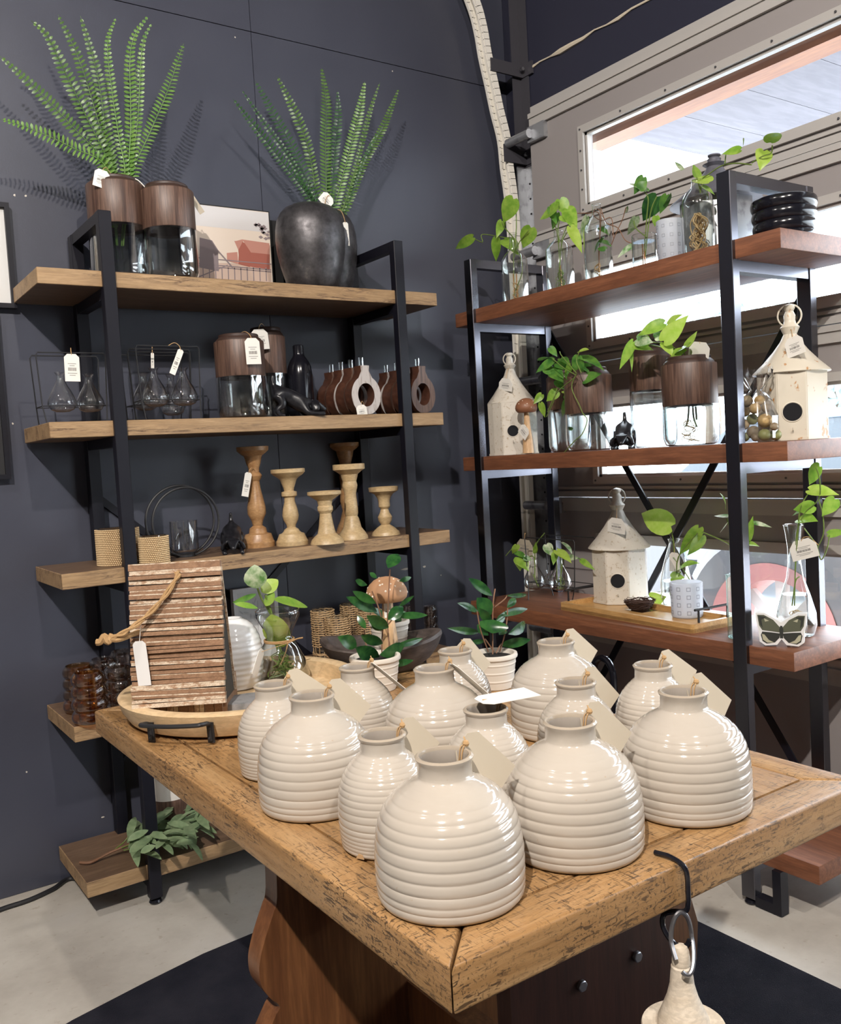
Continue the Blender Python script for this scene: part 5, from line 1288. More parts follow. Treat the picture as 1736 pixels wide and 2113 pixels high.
for a, b_ in (((xl_, Z4+.001), (xr_, Z4+f)), ((xl_, zt_-f), (xr_, zt_)), ((xl_, Z4+f), (xl_+f, zt_-f)), ((xr_-f, Z4+f), (xr_, zt_-f))): box2(bm, (a[0], 2.905, a[1]), (b_[0], 2.93, b_[1]))
mesh('frame', bm, M_white, fa, world=True)
bm = B(); box2(bm, (xl_+f, 2.915, Z4+f), (xr_-f, 2.928, zt_-f)); mesh('sheet', bm, M_paper, fa, world=True)
bm = B(); rnd = random.Random(6)
for i in range(34):
    x = rnd.uniform(xl_+.03, xr_-.03); z = rnd.uniform(zt_-.13, zt_-.035); a = rnd.uniform(0, pi)
    leafmesh(bm, (x, 2.9135, z), (x+.022*cos(a), 2.9135, z+.022*sin(a)), .006, (0, -1, 0), 'x', 0, 0)
bar(bm, ((xl_+xr_)/2, 2.9138, Z4+.03), ((xl_+xr_)/2+.01, 2.9138, zt_-.05), .003, .0006, up=(0, -1, 0)); mesh('leaf_drawing', bm, M_sketch, fa, world=True)
def rattan(label, cx, hw, yt, Y):
    x, y = lp(cx, 1320, Y=Y); r = hw*mpp((x, y, .7)); h = zat(x, y, yt)-Z4
    t = thing('rattan_glass', label, 'glass', (x, y, Z4), 0, 'rattan wrapped glasses on the fourth shelf')
    bm = B(); lathe(bm, [(0, .006), (r-.004, .006), (r-.0035, h+.004)], 32, (x, y, Z4)); mesh('glass', bm, M_glass, t, world=True)
    bm = B(); n = 15; rows = int(h/.0088)
    for i in range(n):
        a = 2*pi*i/n; tube(bm, [(x+(r-.001)*cos(a), y+(r-.001)*sin(a), Z4+.001), (x+(r-.001)*cos(a), y+(r-.001)*sin(a), Z4+h)], .0013, 5)
    for j in range(rows):
        z = Z4+.022+(h-.026)*j/(rows-1) if j > 2 else Z4+(.003, .016, .02)[j]
        ph = pi*(j % 2)
        tube(bm, [(x+(r+.0012*cos(n*2*pi*k/60/2*1+ph))*cos(2*pi*k/60), y+(r+.0012*cos(n*pi*k/60*2+ph))*sin(2*pi*k/60), z+.0012*sin(k*1.3+j)) for k in range(60)], .0023, 5, True)
    mesh('rattan_weave', bm, M_rattan, t, world=True, sharp=80)
rattan('rattan wrapped glass furthest left on the fourth shelf', 669, 24, 1258, 2.85)
rattan('rattan wrapped glass at the back, tallest looking, fourth shelf', 731, 25, 1246, 2.88)
rattan('rattan wrapped glass in front, lowest rim of the group', 699, 26, 1272, 2.78)
rattan('rattan wrapped glass half hidden behind the mushroom and plants', 765, 25, 1258, 2.79)
bc = V((1.115, 1.828, TZ)); zh = zat(bc.x+RIGHT2.x*.13, bc.y+RIGHT2.y*.13, 1300)-TZ
dw = thing('driftwood_bowl', 'dark carved driftwood bowl on the far table end, holding a white planter', 'bowl', bc)
bm = B(); rows = []; nT = 56
for s_, z_, inn in [(.48, .0, 0), (.60, .03, 0), (.80, .28, 0), (.93, .58, 0), (1, .88, 0), (.985, .98, 0), (.93, 1.0, 0), (.87, .96, 0), (.82, .70, 0), (.70, .40, 0), (.40, .25, 0)]:
    row = []
    for i in range(nT):
        a = 2*pi*i/nT; lift = 1+(.12*cos(2*a)+.03*cos(a)-.15)*z_*z_
        wob = 1+.02*sin(3*a+1)+.012*sin(7*a)
        row.append(bm.verts.new(bc+RIGHT2*(.146*s_*wob*cos(a))+AWAY2*(.108*s_*wob*sin(a))+UP*(.001+zh*z_*lift)))
    rows.append(row)
for p_, q_ in zip(rows, rows[1:]):
    for i in range(nT): bm.faces.new([p_[i], p_[(i+1) % nT], q_[(i+1) % nT], q_[i]])
bm.faces.new(rows[0][::-1]); bm.faces.new(rows[-1])
mesh('carved_body', bm, M_driftwood, dw, world=True)
zf_ = TZ+.001+zh*.25+.001
pp = at(806, 1352, Z=zf_); pp = V((pp.x, pp.y, 0))+AWAY2*.034; pp.z = zf_; Hq = zat(pp.x, pp.y, 1279)-zf_
planter(pp, 42*mpp(pp), Hq, 'white ribbed planter standing in the dark driftwood bowl behind the mushroom ornament', 'cream ribbed planters')
pl3 = thing('rubber_plant', 'small dark leaved plant in the planter inside the driftwood bowl', 'plant', pp+UP*Hq*.88)
leaves(pl3, [(800, 1282, 770, 1255, 20), (810, 1282, 838, 1262, 18), (806, 1280, 806, 1250, 18), (798, 1284, 780, 1274, 14)], Y=pp.y, m=M_dark, kind='lance', jit=.02, seed=15)


# bottom shelf
Z5 = AZ[4]
wx_, wy_ = lp(352, 1650, Y=2.84); zt_, zm_ = zat(wx_, wy_, 1560), zat(wx_, wy_, 1640)
wt = thing('two_tone_vase', 'white vase with brown foot behind the foliage on the bottom shelf', 'vase', (wx_, wy_, Z5))
bm = B(); lathe(bm, [(0, Z5+.001), (.055, Z5+.001), (.062, zm_-.02), (.060, zm_)], 36, (wx_, wy_, 0)); mesh('brown_foot', bm, M_walnut, wt, world=True)
bm = B(); lathe(bm, [(.060, zm_), (.060, zt_), (.045, zt_+.02), (.04, zt_+.02), (.05, zt_), (.05, zm_)], 36, (wx_, wy_, 0)); mesh('white_body', bm, M_wax, wt, world=True)
sp = at(300, 1775, Z=Z5)
sg = thing('sage_branch', 'leafy grey green artificial branch lying on the bottom shelf', 'plant', (sp.x, sp.y, Z5))
def s5(px, py, z): return at(px, py, Z=Z5+z)
bm = B(); tube(bm, spline([s5(165, 1780, .006), s5(185, 1780, .007), s5(205, 1771, .01), s5(230, 1758, .02), s5(262, 1745, .03), s5(300, 1728, .05), s5(350, 1715, .06)], 5), [.0045]*10+[.0035]*21, 7); mesh('stem', bm, M_bark, sg, world=True)
rnd = random.Random(21)
for pts in ([(235, 1755, .02), (262, 1730, .05), (280, 1690, .08)], [(250, 1750, .03), (285, 1735, .04), (330, 1700, .10)], [(255, 1755, .03), (300, 1745, .03), (360, 1740, .03)]):
    bm = B(); tube(bm, spline([s5(*p_) for p_ in pts], 5), .0018, 6); mesh('stem', bm, M_stemgreen, sg, world=True)
lv = []
for i in range(97):
    a = rnd.uniform(0, 1); cx_ = 262+a*150; cy_ = 1748-a*52+rnd.uniform(-42, 34)*(.6+.5*a)
    ang = rnd.gauss(R(-12), R(38)); ln = rnd.uniform(34, 56)
    z = rnd.uniform(.015, .10)
    x0_, y0_ = cx_, cy_; A_, B_ = at(x0_, y0_, Z=Z5+z), at(x0_+ln*cos(ang), y0_+ln*sin(ang), Z=Z5+z+rnd.uniform(-.012, .015))
    if B_.z < Z5+.004: B_.z = Z5+.004
    if B_.y > 2.94: continue
    bm = B(); leafmesh(bm, A_, B_, rnd.uniform(.020, .030), V((rnd.uniform(-.5, .5), rnd.uniform(-.8, 0), 1)), 'oval', .2, .12); mesh('leaf', bm, M_sage, sg, world=True, sharp=80)

# ================================================================== ITEMS ON THE REDDISH SHELVES
C1, C2, C3, C4 = BZ
def bottle(label, cx, prof, X, z0, m=None, group='clear glass bottles on the top reddish shelf', water=None, nm='glass_bottle', cat='bottle'):
    """prof: (pixel row, half width px) from the rim down to the base"""
    cy = (prof[0][0]+prof[-1][0])/2; x, y = lp(cx, cy, X=X)
    t = thing(nm, label, cat, (x, y, z0), 0, group)
    s = mpp((x, y, z0+.06)); pr = [(hw*s, max(z0+.003, zat(x, y, py))) for py, hw in prof[::-1]]
    rb = pr[0][0]; pr = [(0, z0+.001), (rb*.85, z0+.001), (rb, z0+.006)]+[q for q in pr if q[1] > z0+.007]
    bm = B(); lathe(bm, pr, 36, (x, y, 0)); tube(bm, ring_pts(pr[-1][0], 28, (x, y, pr[-1][1])), .0012, 5, True); mesh('glass_body', bm, m or M_glass, t, world=True)
    if water:
        zw = zat(x, y, water); w_ = [(r*.95, z) for r, z in pr if z < zw and r > 0]; bm = B(); lathe(bm, [(0, z0+.004)]+w_+[(w_[-1][0], zw), (0, zw)], 30, (x, y, .002)); mesh('water', bm, M_water, t, world=True)
    return t, x, y
def pplant(label, x, y, z, group=None): return thing('pothos_cutting', label, 'plant', (x, y, z), 0, group)
XA = 2.135
t, x, y = bottle('clear glass bottle furthest left on the top reddish shelf', 1062, [(482, 8), (500, 8), (516, 10), (527, 20), (538, 27), (570, 28), (612, 28), (625, 27)], XA, C1, water=548)
p = pplant('lime green pothos cutting trailing left from the furthest left bottle', x, y, C1+.01)
stems(p, [[(1062, 610), (1060, 540), (1060, 495), (1040, 490), (1004, 484), (993, 486), (996, 500), (976, 491)], [(1061, 520), (1064, 498), (1042, 470), (1036, 458)], [(1062, 530), (1072, 500), (1092, 475)], [(1060, 520), (1066, 470), (1064, 412)], [(1064, 600), (1078, 560), (1074, 525)]], X=XA)
leaves(p, [(1060, 411, 1038, 461, 36), (1036, 457, 1025, 491, 18), (1024, 492, 1024, 541, 19), (976, 490, 937, 515, 20), (1046, 496, 1070, 526, 30), (1096, 470, 1079, 513, 32), (1040, 495, 1056, 515, 20)], X=XA, m=M_pothos, seed=31, jit=.025)
roots(p, (x, y), .018, C1+.006, C1+.075, 6, seed=5); wires(p, (x, y), C1+.004, C1+.105, [(-.006, .004), (.006, -.004)])
t, x, y = bottle('clear glass bottle second from the left on the top reddish shelf', 1155, [(478, 9), (490, 9), (496, 11), (506, 22), (516, 28), (560, 29), (594, 28)], XA, C1, water=520)
p = pplant('bushy lime pothos cutting in the second bottle from the left', x, y, C1+.01)
stems(p, [[(1155, 580), (1154, 520), (1150, 480), (1140, 450)], [(1155, 560), (1160, 500), (1176, 470), (1174, 440)], [(1155, 500), (1152, 470), (1158, 445)], [(1158, 500), (1172, 465), (1182, 472), (1192, 485)]], X=XA)
leaves(p, [(1151, 428, 1113, 453, 32), (1156, 412, 1172, 447, 28), (1172, 432, 1190, 478, 28), (1135, 428, 1150, 464, 16, M_philo), (1178, 470, 1202, 522, 22, M_lime), (1150, 440, 1140, 475, 16, M_philo), (1160, 445, 1185, 460, 20)], X=XA, m=M_pothos, seed=32, jit=.025)
roots(p, (x, y), .02, C1+.006, C1+.075, 7, M_stemgreen, 6); wires(p, (x, y), C1+.004, C1+.09, [(.004, 0)])
t, x, y = bottle('clear glass bottle third from the left with dark twining stems', 1234, [(422, 9), (436, 9), (444, 10), (455, 18), (468, 27), (478, 29), (530, 29), (580, 28)], XA, C1, water=472)
p = pplant('sparse twining cutting with dark stems in the third bottle from the left', x, y, C1+.01)
stems(p, [[(1236, 560), (1238, 480), (1236, 440), (1215, 440), (1192, 440)], [(1238, 500), (1240, 440), (1228, 432), (1226, 445), (1242, 455), (1262, 450), (1266, 490)], [(1262, 505), (1272, 480), (1284, 455), (1292, 428)], [(1240, 430), (1252, 460), (1275, 470), (1290, 495), (1306, 503)]], X=XA, r=.0014, m=M_bark)
leaves(p, [(1236, 500, 1263, 506, 20), (1244, 492, 1226, 520, 14), (1238, 470, 1258, 484, 12), (1292, 438, 1296, 424, 7, M_variegated), (1212, 448, 1198, 500, 16, M_variegated), (1250, 515, 1232, 512, 14)], X=XA, m=M_philo, seed=33, jit=.02)
roots(p, (x, y), .02, C1+.006, C1+.06, 5, seed=7); wires(p, (x, y), C1+.004, C1+.10, [(.003, 0)])
t, x, y = bottle('short clear tumbler with copper wire on the top reddish shelf', 1330, [(486, 25), (500, 25), (530, 25), (556, 24)], XA, C1, nm='glass_tumbler', cat='glass', water=500)
p = pplant('dark leaved cutting rising from the short tumbler', x, y, C1+.01)
stems(p, [[(1332, 530), (1338, 470), (1345, 430), (1356, 405)], [(1330, 520), (1335, 450), (1338, 410), (1330, 395)], [(1335, 490), (1312, 470), (1308, 450)]], X=XA)
leaves(p, [(1332, 394, 1288, 374, 24, M_variegated), (1328, 366, 1308, 402, 22), (1356, 406, 1326, 458, 38, M_dark), (1376, 403, 1362, 442, 20), (1354, 446, 1352, 468, 16, M_pothos), (1312, 448, 1296, 488, 22, M_variegated), (1306, 506, 1272, 532, 15, M_variegated), (1374, 420, 1386, 398, 16), (1320, 390, 1336, 372, 22)], X=XA, m=M_philo, seed=34, jit=.025)
wires(p, (x, y), C1+.004, C1+.08, [(.003, 0), (-.006, .003)])
# frosted cups
def frosted(label, cx, hw, yt, yb, X=None, z0=0, Z=None):
    if Z is None: x, y = lp(cx, (yt+yb)/2, X=X)
    else:
        p = at(cx, yb, Z=Z); r_ = hw*mpp(p); c = V((p.x, p.y, 0)); c += c.normalized()*r_; x, y = c.x, c.y
    r = hw*mpp((x, y, z0)); h = zat(x, y, yt)-z0
    t = thing('frosted_cup', label, 'cup', (x, y, z0), 0, 'frosted cups with square pattern')
    bm = B(); lathe(bm, [(0, z0+.001), (r*.9, z0+.001), (r*.95, z0+.004), (r, z0+h-.002), (r-.002, z0+h), (r-.004, z0+h-.002), (r*.9, z0+.008), (0, z0+.007)], 48, (x, y, 0)); o = mesh('cup_body', bm, M_frost, t, world=True)
    bm = B(); n = 10; s = 2*pi*r/n*.40
    for j in range(4):
        z = z0+h*(.16+.225*j)
        for i in range(n):
            a = 2*pi*(i+.3)/n; d = V((cos(a), sin(a), 0)); e1 = UP.cross(d); rr = r*(.95+.05*(z-z0)/h)+.0003
            for (u0, u1, v0, v1) in ((-1, 1, -1, -.68), (-1, 1, .68, 1), (-1, -.68, -.68, .68), (.68, 1, -.68, .68)):
                bm.faces.new([bm.verts.new(V((x, y, z))+d*rr+e1*(u_*s/2)+UP*(v_*s/2)) for u_, v_ in ((u0, v0), (u1, v0), (u1, v1), (u0, v1))])
    mesh('square_pattern', bm, M_frostline, o, world=True); return t
frosted('frosted cup with little squares on the top reddish shelf', 1383, 27, 455, 530, X=2.12, z0=C1)
t, x, y = bottle('large clear bottle full of tan roots beside the near front post', 1441, [(372, 11), (382, 11), (388, 13), (398, 24), (410, 30), (425, 32), (470, 32), (520, 31)], 2.12, C1, water=408)
p = pplant('pothos vine reaching right over the shelf frame from the root filled bottle', x, y, C1+.02)
stems(p, [[(1445, 400), (1450, 370), (1462, 360), (1490, 342), (1520, 337), (1552, 340)], [(1496, 338), (1498, 320)], [(1552, 336), (1575, 322), (1592, 316), (1594, 300)], [(1445, 390), (1438, 365)]], X=2.12)
leaves(p, [(1464, 376, 1424, 371, 30, M_lime), (1438, 366, 1432, 338, 24), (1528, 309, 1490, 318, 26), (1534, 300, 1534, 285, 17), (1590, 294, 1607, 269, 32), (1577, 312, 1570, 350, 34, M_lime), (1450, 384, 1476, 402, 18), (1408, 350, 1392, 332, 10, M_variegated)], X=2.11, m=M_pothos, seed=35, jit=.03)
roots(p, (x, y), .030, C1+.008, C1+.115, 22, seed=8, rr=.0016)

def birdhouse(label, cx, xl, xr, yeave, yapex, yfin, hole, z0, X=None, Z=None, by=None, m=M_bird, roofhw=None, rz=0, group='cream metal birdhouses with ring finials', tagq=None, roofm=None):
    if Z is not None:
        p = at(cx, by, Z=Z); hw_ = (xr-xl)/2; r = hw_*mpp(p); c = V((p.x, p.y, 0)); c += c.normalized()*r; x, y = c.x, c.y
    else: x, y = lp(cx, yeave+20, X=X); r = (xr-xl)/2*mpp((x, y, z0))
    s = mpp((x, y, z0+.1)); ze, za, zf = zat(x, y, yeave), zat(x, y, yapex), zat(x, y, yfin); rr = roofhw*s
    t = thing('metal_birdhouse', label, 'birdhouse', (x, y, z0), 0, group); base = math.atan2(-y, -x)
    d = V((cos(base+rz), sin(base+rz), 0)); e1 = UP.cross(d)
    bm = B(); n = 8; Rb = r/cos(pi/8)
    ring = [(Rb*cos(base+rz+pi/8+2*pi*i/n), Rb*sin(base+rz+pi/8+2*pi*i/n)) for i in range(n)]
    prism(bm, ring, (x, y, (z0+ze)/2), (1, 0, 0), (0, 1, 0), ze-z0-.001)
    bmesh.ops.bevel(bm, geom=[e for e in bm.edges if abs((e.verts[0].co-e.verts[1].co).z) > .01], offset=.002, segments=2, affect='EDGES')
    prism(bm, [(q[0]*1.03, q[1]*1.03) for q in ring], (x, y, z0+.004), (1, 0, 0), (0, 1, 0), .007)
    mesh('body', bm, m, t, world=True, sharp=20)
    bm = B(); h = za-ze
    lathe(bm, [(0, ze+.002), (rr*.97, ze-.002), (rr, ze), (rr*.985, ze+.004), (rr*.72, ze+h*.28), (rr*.46, ze+h*.56), (rr*.26, ze+h*.82), (rr*.17, za)], 40, (x, y, 0)); mesh('roof', bm, roofm or m, t, world=True)
    hf = zf-za; q = rr*.17
    bm = B(); lathe(bm, [(q, za), (q*1.35, za+hf*.16), (q*1.5, za+hf*.22), (q*.95, za+hf*.34), (q*.85, za+hf*.45), (q*.9, za+hf*.6), (q*.6, za+hf*.74), (q*.85, za+hf*.84), (q*.8, za+hf*.93), (0, zf)], 24, (x, y, 0)); mesh('finial', bm, roofm or m, t, world=True)
    bm = B(); ro = hf*.36; fac_ = V((-y, x, 0)).normalized(); cc_ = V((x, y, za+hf*.60)); tube(bm, [cc_+fac_*(ro*cos(a))+UP*(ro*sin(a)) for a in [2*pi*i/36 for i in range(36)]], .0024, 7, True); mesh('ring', bm, roofm or m, t, world=True)
    if hole:
        zh, hr = zat(x-d.x*-1*0, y, hole[1]), hole[2]*s; hc = V((x, y, zat(x+d.x*r, y+d.y*r, hole[1])))+d*(r+.0004)
        M = Matrix((e1, UP, d)).transposed()
        bm = B(); lathe(bm, [(hr, -.001), (hr, .001), (0, .0012)], 28, hc, M=M); mesh('entrance_hole', bm, M_hole, t, world=True)
        bm = B(); tube(bm, [hc+e1*(hr*1.08*cos(a))+UP*(hr*1.08*sin(a)) for a in [2*pi*i/28 for i in range(28)]], .0018, 6, True); mesh('hole_ring', bm, m, t, world=True)
        bm = B(); k = hc-UP*(hr*2.0); tube(bm, [k, k+d*.010, k+d*.012+UP*.006], .0018, 6); tube(bm, [k-UP*.008, k+UP*.004], .0015, 6); mesh('perch_hook', bm, m, t, world=True)
    if tagq: pxtag(t, tagq, X=x, Y=None, r=rr*.45, thread=V((x, y, za+.006)))
    return t
birdhouse('galvanised birdhouse with dark roof behind the root filled bottle, top reddish shelf', 1478, 1408, 1548, 420, 345, 318, None, C1, X=2.315, m=M_galv, roofhw=92, roofm=M_dkgalv, group='birdhouses')
bh = [o for o in COL.objects if o.get('label', '').startswith('galvanised birdhouse')][0]
t, x, y = put('ribbed_bowl', 'glossy black ribbed bowl planter on the near end of the top reddish shelf', 'planter', 1618, 445, X=2.27, z0=C1)
zt_ = zat(x, y, 411); r = 64*mpp((x, y, C1)); h = zt_-C1
pr = [(0, .001), (r*.8, .001)]
for i in range(61):
    k = i/60; pr.append((r*(.86+.10*k+.07*abs(sin(pi*k*4))**.6), .003+k*(h-.005)))
pr += [(r*.9, h), (r*.85, h-.006), (r*.8, .02), (0, .018)]
bm = B(); lathe(bm, pr, 56, (x, y, C1)); mesh('bowl_body', bm, M_blackgloss, t, world=True)

# second reddish shelf
birdhouse('cream birdhouse with ring finial at the far end of the second reddish shelf', 1057, 1010, 1108, 832, 762, 727, (1053, 889, 11), C2, X=2.21, roofhw=50, m=M_bird, tagq=[(1031, 781), (1058, 783), (1057, 806), (1029, 807)])
mm = mushroom('dark brown mushroom ornament leaning on the far cream birdhouse', 1086, 821, 852, 23, [(12, 935), (10, 905), (7, 880), (5, 850)], X=2.145, zb=C2, capm=M_capdark, seed=4, spots=18)
pxtag(mm, [(1078, 877), (1095, 887), (1086, 905), (1067, 894)], X=2.135, r=.004, thread=at(1085, 870, X=2.135))
walnut_jar('walnut collared glass jar at the back left, behind the trailing plant', 1172, 766, 778, 845, 43, C2, X=2.315)
wj, (jx, jy, jr, jz, jb) = walnut_jar('walnut collared glass jar holding the trailing green plant, second reddish shelf', 1214, 760, 776, 853, 49, C2, X=2.185)
p = thing('trailing_plant', 'trailing heart leaved plant spilling over the jar and shelf edge', 'plant', (jx, jy, jb))
XP = 2.135
leaves(p, [(1142, 746, 1103, 769, 22), (1134, 718, 1151, 736, 17), (1196, 725, 1216, 721, 17, M_lime), (1192, 738, 1247, 757, 28), (1195, 737, 1197, 792, 30), (1206, 785, 1242, 770, 27), (1178, 755, 1165, 785, 20, M_pothos), (1137, 772, 1167, 789, 22), (1143, 758, 1164, 781, 20), (1116, 744, 1144, 735, 18), (1166, 806, 1208, 810, 20, M_lime), (1167, 815, 1193, 818, 18), (1176, 826, 1156, 863, 22), (1118, 814, 1101, 834, 15, M_pothos), (1116, 832, 1125, 862, 13, M_pothos), (1151, 808, 1127, 828, 22, M_pothos), (1158, 740, 1176, 752, 18), (1170, 770, 1195, 800, 24), (1150, 750, 1180, 765, 24), (1150, 785, 1170, 805, 20), (1125, 760, 1150, 775, 20), (1205, 755, 1230, 775, 24), (1181, 886, 1166, 882, 8)], X=XP, m=M_philo, seed=41, jit=.03)
stems(p, [[(1190, 770), (1180, 800), (1196, 836), (1203, 853), (1212, 867), (1202, 895), (1187, 909), (1163, 936), (1153, 950), (1135, 946), (1121, 941), (1100, 940)], [(1190, 775), (1165, 760), (1140, 740)], [(1200, 770), (1190, 745), (1195, 727)], [(1185, 780), (1150, 810), (1130, 850)], [(1190, 770), (1160, 735), (1155, 725)], [(1150, 800), (1142, 830), (1128, 860)]], X=XP-.05, jit=.004, r=.0016)
pd = at(1288, 929, X=2.12)
dog('black dog figurine bowing towards the room on the second reddish shelf', 1288, 925, 82, C2, math.atan2(-pd.y, -pd.x)-R(6), X=2.17)
walnut_jar('walnut collared glass jar at the back right, behind the leafy one', 1345, 722, 737, 806, 46, C2, X=2.315)
wj2, (jx, jy, jr, jz, jb) = walnut_jar('walnut collared glass jar with lime leafy plant by the near post', 1423, 736, 752, 836, 56, C2, X=2.165)
pxtag(wj2, [(1424, 714), (1467, 700), (1463, 738), (1420, 738)], X=2.165, r=-.01, bars=False, thread=V((jx, jy-.03, jz)))
bm = B(); lathe(bm, [(0, C2+.008), (jr*.8, C2+.008), (jr*.93, C2+.022), (jr*.94, jb-.006), (0, jb-.006)], 36, (jx, jy, 0)); mesh('water', bm, M_water, wj2, world=True)
p = thing('pothos_cutting', 'lime pothos cutting in the walnut jar by the near post', 'plant', (jx, jy, C2+.03))
leaves(p, [(1370, 668, 1314, 692, 28, M_pothos), (1371, 703, 1421, 650, 34), (1378, 669, 1407, 647, 20), (1307, 706, 1278, 763, 22, M_pothos), (1301, 716, 1305, 768, 9, M_pothos), (1352, 697, 1372, 688, 26, M_variegated), (1315, 700, 1347, 706, 27, M_variegated), (1370, 707, 1390, 735, 22), (1420, 714, 1388, 735, 27, M_pothos), (1416, 713, 1440, 683, 15), (1309, 714, 1350, 720, 22, M_pothos), (1340, 700, 1310, 716, 22, M_pothos), (1388, 730, 1420, 722, 22, M_pothos)], X=2.14, m=M_lime, seed=42, jit=.03)
stems(p, [[(1420, 745), (1400, 725), (1372, 703)], [(1415, 745), (1380, 712), (1345, 706)], [(1412, 745), (1360, 715), (1310, 712)], [(1420, 745), (1412, 725), (1418, 713)]], X=2.15)
stems(p, [[(1422, 840), (1420, 865), (1416, 880)], [(1430, 840), (1432, 862), (1438, 880)], [(1436, 840), (1438, 866)]], X=jx, r=.003, m=M_sage, name='thick_root')
roots(p, (jx, jy), .04, C2+.012, C2+.075, 7, seed=12)
# bag of nuts
nx, ny = lp(1568, 860, X=2.135)
nuts = [(1541, 828, 13, 1), (1568, 826, 11, 0), (1536, 848, 13, 0), (1558, 843, 12, 0), (1582, 842, 10, 1), (1553, 865, 12, 2), (1579, 868, 15, 0), (1535, 876, 12, 0), (1555, 892, 14, 1), (1578, 898, 13, 2), (1537, 902, 10, 2), (1601, 898, 12, 2), (1598, 880, 9, 1), (1560, 908, 9, 1)]
NM = (M_nut, M_nut2, M_nut3)
def nutlab(i, px, py, k):
    col = ('tan', 'grey brown', 'greenish')[k]
    return '%s round nut in the clear bag, %s row%s' % (col, 'topmost' if py < 835 else 'upper' if py < 855 else 'middle' if py < 885 else 'lowest' if py < 905 else 'very bottom', ', left side' if px < 1548 else ', far right edge' if px > 1590 else ', right side' if px > 1574 else ', centre')
for i, (px, py, rp_, k) in enumerate(nuts):
    xx = 2.12+.012*((i*7) % 3-1); p = at(px, py, X=xx); r = rp_*mpp(p); p.z = max(p.z, C2+r+.002)
    bm = B(); lathe(bm, [(r*sin(pi*j/10), r*.95*-cos(pi*j/10)) for j in range(11)], 18, p); tag(mesh('nut', bm, NM[k]), nutlab(i, px, py, k), 'nut', 'nuts in the clear bag')
bgx = 2.122; pb_ = at(1564, 905, X=bgx)
bag = thing('clear_bag', 'clear film bag of nuts with ruffled top before the large birdhouse', 'bag', (bgx, pb_.y, C2))
prof_ = [(C2+.001, 38), (C2+.01, 43), (zat(bgx, pb_.y, 860), 44), (zat(bgx, pb_.y, 830), 34), (zat(bgx, pb_.y, 815), 22), (zat(bgx, pb_.y, 805), 12), (zat(bgx, pb_.y, 795), 20), (zat(bgx, pb_.y, 775), 34), (zat(bgx, pb_.y, 762), 36)]
bm = B(); rnd = random.Random(3); n = 40; rings = []
for j, (z, hw_) in enumerate(prof_):
    r = hw_*mpp((bgx, pb_.y, z)); am = .06 if j < 4 else .22
    rings.append([bm.verts.new((bgx+r*.8*(1+am*sin(i*2.1+j)*rnd.uniform(.3, 1))*cos(2*pi*i/n), pb_.y+r*(1+am*cos(i*1.7+j*2)*rnd.uniform(.3, 1))*sin(2*pi*i/n), z+(.006*sin(i*1.9) if j > 6 else 0))) for i in range(n)])
for a, b_ in zip(rings, rings[1:]):
    for i in range(n): bm.faces.new([a[i], a[(i+1) % n], b_[(i+1) % n], b_[i]])
mesh('film', bm, M_film, bag, world=True, sharp=20)
birdhouse('large rust flecked cream birdhouse at the near end of the second reddish shelf', 1634, 1569, 1702, 770, 690, 626, (1640, 850, 18), C2, X=2.27, roofhw=76, m=M_bird2, tagq=[(1617, 697), (1655, 695), (1664, 731), (1626, 735)])

# third reddish shelf: tray, birdhouse, rack, vases
f0, f1, g1_ = at(1155, 1258, Z=C3), at(1430, 1308, Z=C3), at(1502, 1285, Z=C3)
ex = V((f1.x-f0.x, f1.y-f0.y, 0)); Lx = ex.length; ex.normalize(); ey = UP.cross(ex)
if ey.dot(V((1, 0, 0))) < 0: ey = -ey
Ly = V((g1_.x-f1.x, g1_.y-f1.y, 0)).dot(ey)
o_ = V((f0.x, f0.y, C3)); bt = thing('bamboo_tray', 'rectangular bamboo tray with black handles on the third reddish shelf', 'tray', o_+ex*Lx/2+ey*Ly/2)
def rrect(lx, ly, r, ox=0, oy=0):
    q = []
    for cx_, cy_, a0 in ((lx-r, r, -90), (lx-r, ly-r, 0), (r, ly-r, 90), (r, r, 180)): q += [(ox+cx_+r*cos(R(a0+18*i)), oy+cy_+r*sin(R(a0+18*i))) for i in range(6)]
    return q
bm = B(); TH = .026
prism(bm, rrect(Lx, Ly, .012), o_+UP*.006, ex, ey, .0115)
outer, inner = rrect(Lx, Ly, .012), rrect(Lx-.026, Ly-.026, .006, .013, .013)
def P3(q, z): return o_+ex*q[0]+ey*q[1]+UP*z
n = len(outer); A0 = [bm.verts.new(P3(q, .001)) for q in outer]; A1 = [bm.verts.new(P3(q, TH)) for q in outer]; I1 = [bm.verts.new(P3(q, TH)) for q in inner]; I0 = [bm.verts.new(P3(q, .011)) for q in inner]
for i in range(n):
    j = (i+1) % n
    bm.faces.new([A0[i], A0[j], A1[j], A1[i]]); bm.faces.new([A1[i], A1[j], I1[j], I1[i]]); bm.faces.new([I1[i], I1[j], I0[j], I0[i]])
mesh('tray_body', bm, M_bamboo, bt, world=True)
for s in (0, 1):
    e0 = o_+ex*(.008 if s == 0 else Lx-.008); so = -1 if s == 0 else 1
    bm = B(); tube(bm, [e0+ey*.035+UP*TH*.9, e0+ey*.035+UP*(TH+.038), e0+ey*(Ly-.035)+UP*(TH+.038), e0+ey*(Ly-.035)+UP*TH*.9], .0038, 7); tube(bm, [e0+ey*.02+UP*(TH+.038), e0+ey*.035+UP*(TH+.038)], .0038, 7); mesh('handle', bm, M_blackmat, bt, world=True)
CT = C3+.0125
